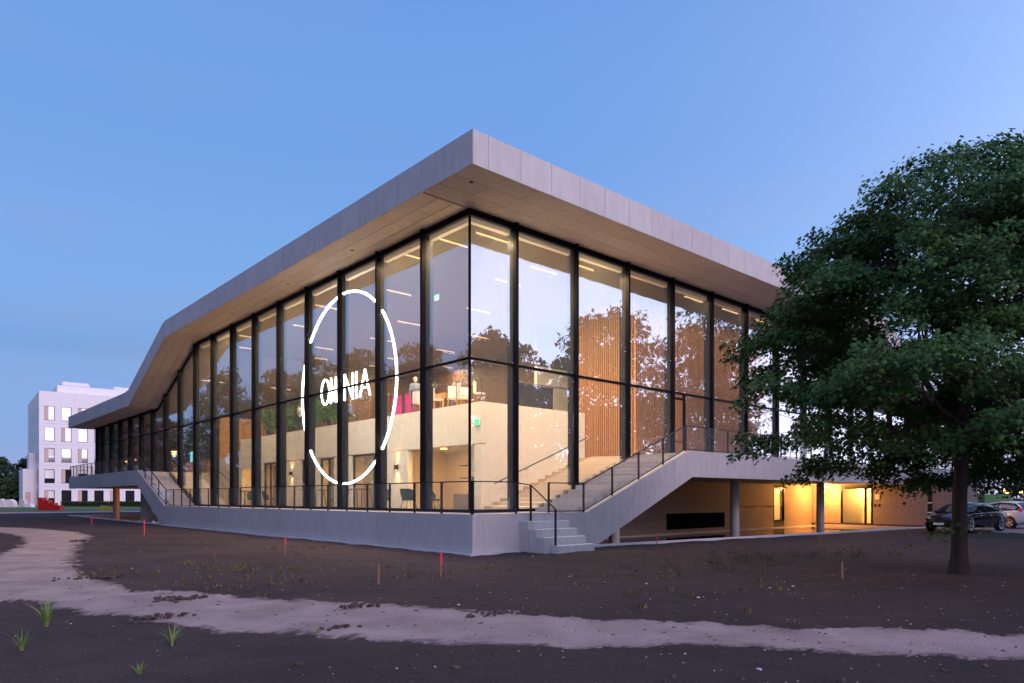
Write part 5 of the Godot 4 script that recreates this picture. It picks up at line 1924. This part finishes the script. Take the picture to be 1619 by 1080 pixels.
# ---------------------------------------------------------------- left background
func sloped_sheet(called: String, x0: float, x1: float, z0: float, z1: float, lift: float, m: Material) -> void:
	var g := G.new()
	var n := 12
	for k in n:
		var a := lerpf(z0, z1, float(k) / n)
		var b := lerpf(z0, z1, float(k + 1) / n)
		g.quad(V(x0, far_rise(a) - 0.02 + lift, a), V(x1, far_rise(a) - 0.02 + lift, a), V(x1, far_rise(b) - 0.02 + lift, b), V(x0, far_rise(b) - 0.02 + lift, b), UP)
	setting(called, g.mesh(), m)

func build_left_background() -> void:
	sloped_sheet("lawn", -60.0, 60.0, -140.0, -73.0, 0.03, M.grass_lawn)
	sloped_sheet("pavement", -60.0, 60.0, -72.9, -69.0, 0.03, M.sand_far)
	# white office block
	var dep := 22.0
	var wid := 30.0
	var o := thing("office_block", "white five storey office block with a grid of tall windows behind the lawn", "building", V(6.05, 0.44, -120.74), -0.06)
	var floors := 5
	var pitch := 2.36
	var storey := 3.46
	var top := 18.75
	var g := G.new()
	var w0 := 0.75
	# front wall with window holes: piers and bands
	var cols := 12
	var glass_h := 2.25
	var y := 0.0
	var bands := [[0.0, 0.25]]
	for f in floors:
		bands.append([0.25 + f * storey + glass_h, 0.25 + (f + 1) * storey if f < floors - 1 else top])
	for b in bands:
		g.span(V(0, b[0], -0.35), V(wid, b[1], 0))
	var body := put(o, "wall", one(V(0.02, 0, -dep), V(wid, top - 0.05, -0.36)), M.facade)
	put(o, "front_wall", g.mesh(), M.facade)
	for f in floors:
		var yb := 0.25 + f * storey
		for c in cols + 1:
			var x0 := 0.0 if c == 0 else w0 + (c - 1) * pitch + 1.42
			var x1 := wid if c == cols else w0 + c * pitch
			put(o, "wall_pier", one(V(x0, yb + 0.002, -0.35), V(x1, yb + glass_h - 0.002, -0.004)), M.facade)
		for c in cols:
			var x0 := w0 + c * pitch
			var wf := G.new()
			wf.span(V(x0, yb, -0.34), V(x0 + 0.06, yb + glass_h, -0.24))
			wf.span(V(x0 + 1.36, yb, -0.34), V(x0 + 1.42, yb + glass_h, -0.24))
			var win := put(o, "window", wf.mesh(), M.metal)
			var side := 0.5 if (c + f) % 2 == 0 else 0.0
			if side > 0.0:
				put(win, "reveal_panel", one(V(x0 + 0.06, yb, -0.30), V(x0 + 0.06 + side, yb + glass_h, -0.12)), M.beige)
			if rng.randf() < 0.4:
				put(win, "blind", one(V(x0 + 0.06 + side, yb + glass_h * rng.randf_range(0.3, 0.75), -0.285), V(x0 + 1.36, yb + glass_h, -0.275)), M.white)
			put(win, "sill", one(V(x0 - 0.03, yb - 0.05, -0.2), V(x0 + 1.45, yb + 0.004, 0.05)), M.metal_rail)
			put(win, "pane", one(V(x0 + 0.06 + side, yb, -0.31), V(x0 + 1.36, yb + glass_h, -0.29)), M.office_glass if f > 1 or c > 6 else M.office_dark)
	# fine joints between the facade panels
	for f in 4:
		put(o, "joint_band", one(V(-0.01, 0.25 + (f + 1) * storey - 0.62, -0.2), V(wid, 0.25 + (f + 1) * storey - 0.58, 0.006)), M.beige)
	for c in range(2, cols, 2):
		put(o, "joint_band", one(V(w0 + c * pitch - 0.5, 16.4, -0.2), V(w0 + c * pitch - 0.47, top, 0.006)), M.beige)
	for f in floors:
		for c in 5:
			put(o, "side_window", one(V(-0.02, 0.25 + f * storey, -3.0 - c * 3.6), V(0.3, 0.25 + f * storey + glass_h, -1.6 - c * 3.6)), M.office_dark)
	var pent := put(o, "rooftop_plant", soft_one(V(9.0, top + 0.8, -7), V(12.5, 1.6, 8), 0.15), M.facade)
	put(pent, "plant_box", soft_one(V(5.6, top + 2.0, -7), V(4.2, 0.8, 6), 0.25), M.facade)
	put(pent, "plant_box", soft_one(V(13.0, top + 1.9, -7), V(3.4, 0.7, 6), 0.25), M.facade)
	var low := thing("low_annex", "small white annex at the left end of the office block", "building", V(2.6, 0.44, -123.2), -0.06)
	put(low, "wall", soft_one(V(2.7, 3.0, -4), V(2.3, 6.0, 8), 0.03), M.facade)
	put(low, "stair_tower", soft_one(V(3.2, 4.4, -5), V(1.2, 8.8, 4), 0.03), M.facade)
	put(low, "door", one(V(1.9, 0.0, 0.0), V(2.6, 2.2, 0.03)), M.beige)
	# hedge before the block
	var hedge := thing("hedge", "low clipped dark hedge before the white office block", "hedge", V(9.8, 0.42, -94.5), -0.73)
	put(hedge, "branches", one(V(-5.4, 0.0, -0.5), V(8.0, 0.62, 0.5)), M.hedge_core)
	var xf := []
	for i in 5200:
		var p := V(rng.randf_range(-5.5, 8.1), rng.randf_range(0.0, 0.76), rng.randf_range(-0.6, 0.6))
		if rng.randf() < 0.5:
			p.z = 0.56 + rng.randfn() * 0.04
		elif rng.randf() < 0.6:
			p.y = 0.7 + rng.randfn() * 0.04
		xf.append(Transform3D(Basis(V(rng.randf(), rng.randf(), rng.randf()).normalized(), rng.randf() * TAU), p))
	many(hedge, "foliage", oval_leaf(0.16), M.leaf_far, xf)
	# sculptures on the lawn
	var red := thing("red_sculpture", "stepped wedge sculpture of red steel on the lawn", "sculpture", V(0.3, 0.26, -78.9), -0.73)
	for k in 4:
		var h := 1.45 - 0.3 * k
		put(red, "red_plate", soft_one(V(0.28 + 0.56 * k, h * 0.5, -0.12 * k), V(0.54, h, 0.8), 0.02), M.red)
	g = G.new()
	g.prism(PackedVector2Array([Vector2(0.4, 0.0), Vector2(2.5, 0.0), Vector2(0.4, 0.9)]), V(0, 0, 0.45), V(1, 0, 0), UP, V(0, 0, 0.12))
	put(red, "red_wedge", g.mesh(), M.red)
	var yel := thing("yellow_sculpture", "flat folded yellow sculpture on the lawn beside the round column", "sculpture", V(6.2, 0.18, -73.4), -0.73)
	g = G.new()
	g.prism(PackedVector2Array([Vector2(-1.2, 0.0), Vector2(0.7, 0.05), Vector2(0.9, 0.45), Vector2(-1.0, 0.66)]), V(0, 0, 0), V(1, 0, 0), UP, V(0, 0, 0.1))
	put(yel, "upright_plate", g.mesh(), mat(lin(0.62, 0.52, 0.1), 0.6))
	g = G.new()
	g.prism(PackedVector2Array([Vector2(0.7, 0.0), Vector2(1.9, 0.0), Vector2(0.7, 0.28)]), V(0, 0, 0.12), V(1, 0, 0), UP, V(0, 0, 0.2))
	put(yel, "wedge", g.mesh(), mat(lin(0.62, 0.52, 0.1), 0.6))
	# pale rock pieces at the left edge
	var spots := [[-1.4, -96.5, 1.5, 1.1], [-0.5, -95.8, 1.6, 1.05], [0.75, -94.7, 0.8, 1.1], [1.3, -94.1, 1.1, 0.5]]
	for k in 4:
		var st: Node3D = thing("sculpture_stone", "pale carved stone on the lawn, %s" % ["at the left edge of the photo", "broad and sloping, second from the left", "narrow upright block with a dark side", "lowest, nearest the red sculpture"][k], "sculpture", V(spots[k][0], 0.44, spots[k][1]), -0.73, "stone sculptures on the lawn")
		g = G.new()
		var ww: float = spots[k][2]
		var hh: float = spots[k][3]
		g.prism(PackedVector2Array([Vector2(-ww * 0.5, 0), Vector2(ww * 0.5, 0), Vector2(ww * 0.3, hh * 0.75), Vector2(ww * 0.05, hh), Vector2(-ww * 0.48, hh * 0.92)]), V(0, 0, -0.35), V(1, 0, 0), UP, V(0, 0, 0.7))
		put(st, "stone", g.mesh(), M.facade if k != 2 else M.stone)
		put(st, "foot", one(V(-ww * 0.55, -0.1, -0.4), V(ww * 0.55, 0.04, 0.4)), M.stone)

# ---------------------------------------------------------------- right background
func build_right_background() -> void:
	var g := G.new()
	g.prism(PackedVector2Array([Vector2(30.5, 2.95), Vector2(28.6, 5.2), Vector2(26.4, 9.5), Vector2(24.0, 15.0), Vector2(95, 22), Vector2(95, 3.25), Vector2(35.3, 3.25)]), V(0, -0.05, 0), V(1, 0, 0), V(0, 0, 1), V(0, 0.075, 0))
	setting("pavement", g.mesh(), M.paving)
	g = G.new()
	var d := V(24.0 - 28.6, 0, 15.0 - 5.2).normalized()
	g.box(V(26.3, 0.0, 10.1), V(0.14, 0.1, 10.8), Basis(d.cross(UP), UP, -d))
	setting("kerb", g.mesh(), M.concrete_light)
	var c := thing("site_container", "pale green site container behind the parked cars", "container", V(57.0, 0.0, -1.2), 0.75)
	put(c, "body", soft_one(V(0, 1.0, 0), V(3.0, 1.95, 2.2), 0.03), mat(lin(0.30, 0.55, 0.22), 0.6))
	for k in 9:
		put(c, "rib", one(V(-1.3 + 0.325 * k - 0.05, 0.15, 1.1), V(-1.3 + 0.325 * k + 0.05, 1.85, 1.14)), mat(lin(0.28, 0.52, 0.20), 0.6))
	put(c, "roof_lamp", soft_one(V(0, 2.1, 1.5), V(0.5, 0.08, 0.16), 0.02), M.warm)
	omni(c, V(0, 2.0, 1.8), Color(1, 0.9, 0.6), 1.3, 0.1)
	for p in [[57.7, 2.3, -0.2, "left of the pair"], [59.4, 2.15, 0.6, "right of the pair"]]:
		var l := thing("lamp_post", "small glowing orange lamp post behind the parked cars, %s" % p[3], "lamp", V(p[0], 0, p[2]), 0.0, "lamp posts behind the car park")
		g = G.new()
		g.tube([V(0, 0, 0), V(0, p[1], 0)], 0.04, 8)
		put(l, "post", g.mesh(), M.metal)
		g = G.new()
		g.lathe([[-0.1, 0.0], [-0.07, 0.1], [0.0, 0.13], [0.07, 0.1], [0.1, 0.0]], V(0, p[1] + 0.05, 0), 12)
		put(l, "bulb", g.mesh(), M.warm)
		omni(l, V(0, p[1] + 0.05, 0), Color(1, 0.6, 0.22), 0.7, 0.1)
	var cab := thing("digger_cab", "rusty brown digger with a windowed cab behind the white car", "digger", V(56.0, 0, 2.2), 0.5)
	put(cab, "cab", soft_one(V(0, 1.25, 0), V(1.3, 1.3, 1.2), 0.12), mat(lin(0.16, 0.07, 0.035), 0.5))
	put(cab, "cab_window", one(V(-0.45, 1.2, 0.6), V(0.45, 1.75, 0.615)), M.black)
	put(cab, "side_window", one(V(-0.665, 1.2, -0.4), V(-0.65, 1.75, 0.4)), M.black)
	put(cab, "engine_box", soft_one(V(1.2, 0.95, 0), V(1.2, 0.8, 1.2), 0.1), mat(lin(0.16, 0.07, 0.035), 0.5))
	for s in [-0.75, 0.75]:
		put(cab, "track", soft_one(V(0.4, 0.3, s), V(2.4, 0.6, 0.4), 0.2), M.black)
	var b := thing("far_house", "pale low house with warm lit windows behind the maple trunk", "building", V(64.0, 0.0, -9.0), 0.6)
	put(b, "wall", soft_one(V(0, 2.6, 0), V(14, 5.2, 6), 0.03), M.facade)
	put(b, "roof", soft_one(V(0, 5.3, 0), V(14.6, 0.25, 6.6), 0.05), M.concrete)
	for k in 6:
		var f := put(b, "window", one(V(-6.2 + 2.2 * k, 2.9, 3.0), V(-4.8 + 2.2 * k, 4.3, 3.03)), M.metal)
		put(f, "pane", one(V(-6.1 + 2.2 * k, 3.0, 3.03), V(-4.9 + 2.2 * k, 4.2, 3.045)), M.lit_window if k % 2 == 0 else M.office_dark)

# ---------------------------------------------------------------- cars
func ring(x: float, half: Array) -> Array:
	var out := []
	for p in half:
		out.append(V(x, p[1], p[0]))
	for k in range(half.size() - 2, 0, -1):
		out.append(V(x, half[k][1], -half[k][0]))
	return out

func make_car(label: String, at: Vector3, turn: float, paint: Material, body: Array, cabin: Array, wheels: Array, wr: float, roof_from: int, roof_to: int) -> Node3D:
	var car := thing("parked_car", label, "car", at, turn, "cars parked beside the pavilion")
	var rows := []
	for s in body:
		var y0: float = s[1]
		var yb: float = s[2]
		var yd: float = s[3]
		var h: float = s[4]
		rows.append(ring(s[0], [[0.0, y0], [h * 0.84, y0], [h * 0.97, y0 + 0.1], [h, lerpf(y0, yb, 0.5)], [h * 0.985, lerpf(y0, yb, 0.8)], [h * 0.95, yb - 0.03], [h * 0.87, yb + 0.015], [h * 0.5, yd - 0.006], [0.0, yd]]))
	var g := G.new()
	g.grid(rows, true)
	for e in [0, rows.size() - 1]:
		var mid := V(body[e][0], (body[e][1] + body[e][3]) * 0.5, 0)
		for k in rows[e].size():
			g.tri(mid, rows[e][k], rows[e][(k + 1) % rows[e].size()], V(-1 if e == 0 else 1, 0, 0))
	var shell := put(car, "body", g.mesh(), paint)
	rows = []
	var roof := []
	for i in cabin.size():
		var s = cabin[i]
		var h: float = s[1]
		var lb: float = s[3]
		var q: float = clampf((h - lb) / 0.5, 0.0, 1.0)
		var wb: float = s[2]
		var wt := lerpf(wb, wb * 0.76, q)
		rows.append(ring(s[0], [[0.0, lb - 0.1], [wb, lb - 0.1], [wb, lb], [lerpf(wb, wt, 0.5), lerpf(lb, h, 0.48)], [wt, h - 0.06 * q], [wt * 0.86, h - 0.012 * q], [0.0, h + 0.012]]))
		if i >= roof_from and i <= roof_to:
			roof.append([V(s[0], h - 0.075 * q, wt + 0.012), V(s[0], h - 0.05 * q, wt + 0.008), V(s[0], h + 0.0, wt * 0.86), V(s[0], h + 0.026, 0), V(s[0], h + 0.0, -wt * 0.86), V(s[0], h - 0.05 * q, -wt - 0.008), V(s[0], h - 0.075 * q, -wt - 0.012)])
	g = G.new()
	g.grid(rows, true)
	put(car, "window_glass", g.mesh(), M.car_glass)
	g = G.new()
	g.grid(roof, false, false)
	put(car, "roof", g.mesh(), paint)
	# pillars
	for sd in [1.0, -1.0]:
		for pr in [[0, roof_from], [roof_to, cabin.size() - 1]]:
			var pts := []
			for i in range(pr[0], pr[1] + 1):
				var s = cabin[i]
				var q: float = clampf((s[1] - s[3]) / 0.5, 0.0, 1.0)
				pts.append(V(s[0], s[1] - 0.05 * q, lerpf(s[2], s[2] * 0.76, q) * sd))
			g = G.new()
			g.tube(pts, 0.045, 6)
			put(car, "pillar", g.mesh(), paint)
		var m: int = (roof_from + roof_to) / 2
		var s = cabin[m]
		g = G.new()
		g.tube([V(s[0] - 0.05, s[3], s[2] * sd * 1.0), V(s[0], lerpf(s[3], s[1], 0.5), lerpf(s[2], s[2] * 0.76, 0.5) * sd * 1.005), V(s[0], s[1] - 0.06, s[2] * 0.76 * sd)], 0.035, 6)
		put(car, "pillar", g.mesh(), M.black)
		# mirror and handles
		var c0 = cabin[0]
		put(car, "wing_mirror", soft_one(V(c0[0] - 0.35, c0[3] + 0.08, (c0[2] + 0.13) * sd), V(0.12, 0.13, 0.2), 0.03), paint)
		for dx in [-0.25, -1.15]:
			put(car, "door_handle", soft_one(V(c0[0] + dx - 0.5, 0.8, (body[4][4] + 0.004) * sd), V(0.2, 0.03, 0.03), 0.008), M.chrome)
		for wx in wheels:
			var hw: float = body[4][4]
			g = G.new()
			g.lathe([[-0.12, wr + 0.05], [0.008, wr + 0.05], [0.009, 0.0]], V(wx, wr + 0.01, (hw - 0.012) * sd), 24, Basis(V(1, 0, 0), V(0, 0, sd), V(0, -sd, 0)))
			put(car, "wheel_arch", g.mesh(), M.black)
			g = G.new()
			g.lathe([[-0.2, wr * 0.6], [-0.2, wr * 0.94], [-0.17, wr], [0.0, wr], [0.03, wr * 0.94], [0.03, wr * 0.72]], V(wx, wr, (hw - 0.0) * sd), 26, Basis(V(1, 0, 0), V(0, 0, sd), V(0, -sd, 0)))
			var ty := put(car, "tyre", g.mesh(), M.rubber)
			g = G.new()
			g.lathe([[0.0, wr * 0.72], [0.028, wr * 0.72], [0.03, wr * 0.64], [-0.02, wr * 0.6], [-0.03, 0.0]], V(wx, wr, (hw + 0.002) * sd), 26, Basis(V(1, 0, 0), V(0, 0, sd), V(0, -sd, 0)))
			for k in 5:
				var a := TAU * k / 5.0
				g.box(V(wx + cos(a) * wr * 0.34, wr + sin(a) * wr * 0.34, (hw + 0.015) * sd), V(wr * 0.6, wr * 0.17, 0.03), Basis(V(0, 0, 1), a))
			put(ty, "rim", g.mesh(), M.chrome)
	return car

func build_cars() -> void:
	var black := mat(lin(0.006, 0.006, 0.008), 0.22)
	black.clearcoat_enabled = true
	black.clearcoat = 0.35
	black.metallic_specular = 0.3
	black.clearcoat_roughness = 0.04
	var body := [[-2.44, 0.44, 0.80, 0.83, 0.66], [-2.34, 0.30, 0.92, 0.97, 0.83], [-1.9, 0.24, 0.98, 1.03, 0.92], [-1.0, 0.21, 0.97, 0.98, 0.955], [0.0, 0.2, 0.94, 0.95, 0.96], [1.0, 0.2, 0.90, 0.94, 0.955], [1.6, 0.21, 0.83, 0.91, 0.93], [2.1, 0.24, 0.73, 0.81, 0.86], [2.36, 0.28, 0.62, 0.69, 0.74], [2.46, 0.38, 0.52, 0.56, 0.60]]
	var cabin := [[1.2, 0.95, 0.84, 0.90], [0.8, 1.16, 0.86, 0.92], [0.38, 1.34, 0.87, 0.94], [-0.2, 1.41, 0.88, 0.95], [-0.8, 1.39, 0.87, 0.96], [-1.3, 1.28, 0.85, 0.97], [-1.75, 1.13, 0.82, 0.98], [-2.05, 1.02, 0.78, 0.98]]
	var a := make_car("black saloon car parked behind the maple trunk", V(27.5, 0.03, 5.25), 2.95, black, body, cabin, [-1.45, 1.48], 0.34, 2, 5)
	var hl := glow(Color(1, 0.95, 0.85), 0.5)
	for s in [1.0, -1.0]:
		put(a, "headlight", soft_one(V(2.28, 0.66, 0.62 * s), V(0.22, 0.12, 0.26), 0.04), M.chrome)
		put(a, "tail_light", soft_one(V(-2.36, 0.82, 0.62 * s), V(0.12, 0.12, 0.32), 0.03), M.red)
	put(a, "grille", soft_one(V(2.44, 0.48, 0), V(0.06, 0.16, 0.8), 0.02), M.black)
	put(a, "number_plate", soft_one(V(2.475, 0.4, 0), V(0.02, 0.11, 0.5), 0.004), M.white)
	var white := mat(lin(0.78, 0.80, 0.84), 0.25)
	white.clearcoat_enabled = true
	white.clearcoat = 1.0
	white.clearcoat_roughness = 0.05
	var wb := [[-1.98, 0.42, 0.86, 0.90, 0.66], [-1.9, 0.28, 0.96, 1.0, 0.80], [-1.5, 0.22, 1.0, 1.03, 0.855], [-0.8, 0.2, 0.97, 0.99, 0.87], [0.0, 0.2, 0.94, 0.96, 0.875], [0.7, 0.2, 0.92, 0.96, 0.87], [1.2, 0.21, 0.88, 0.95, 0.85], [1.6, 0.23, 0.78, 0.86, 0.80], [1.9, 0.28, 0.64, 0.71, 0.68], [1.99, 0.38, 0.54, 0.58, 0.55]]
	var wc := [[1.15, 0.97, 0.76, 0.92], [0.75, 1.2, 0.78, 0.93], [0.3, 1.39, 0.80, 0.94], [-0.3, 1.47, 0.81, 0.95], [-0.9, 1.46, 0.80, 0.97], [-1.4, 1.40, 0.78, 0.99], [-1.7, 1.22, 0.74, 1.0], [-1.9, 1.0, 0.70, 0.98]]
	var b := make_car("white hatchback with red tail lamps parked at the right edge", V(33.75, 0.03, 5.5), 0.95, white, wb, wc, [-1.25, 1.25], 0.31, 2, 5)
	for s in [1.0, -1.0]:
		put(b, "tail_light", soft_one(V(-1.80, 0.97, 0.72 * s), V(0.2, 0.28, 0.13), 0.04), M.stake_red)
		put(b, "headlight", soft_one(V(1.82, 0.7, 0.55 * s), V(0.25, 0.14, 0.22), 0.04), M.chrome)
	put(b, "number_plate", soft_one(V(-1.99, 0.6, 0), V(0.02, 0.11, 0.5), 0.004), M.white)
	put(b, "bumper", soft_one(V(-1.96, 0.36, 0), V(0.08, 0.16, 1.3), 0.03), M.black)
	var grey := mat(lin(0.10, 0.11, 0.12), 0.3)
	make_car("dark grey car parked far behind the white hatchback", V(47.0, 0.03, 6.2), 2.6, grey, wb, wc, [-1.25, 1.25], 0.31, 2, 5)
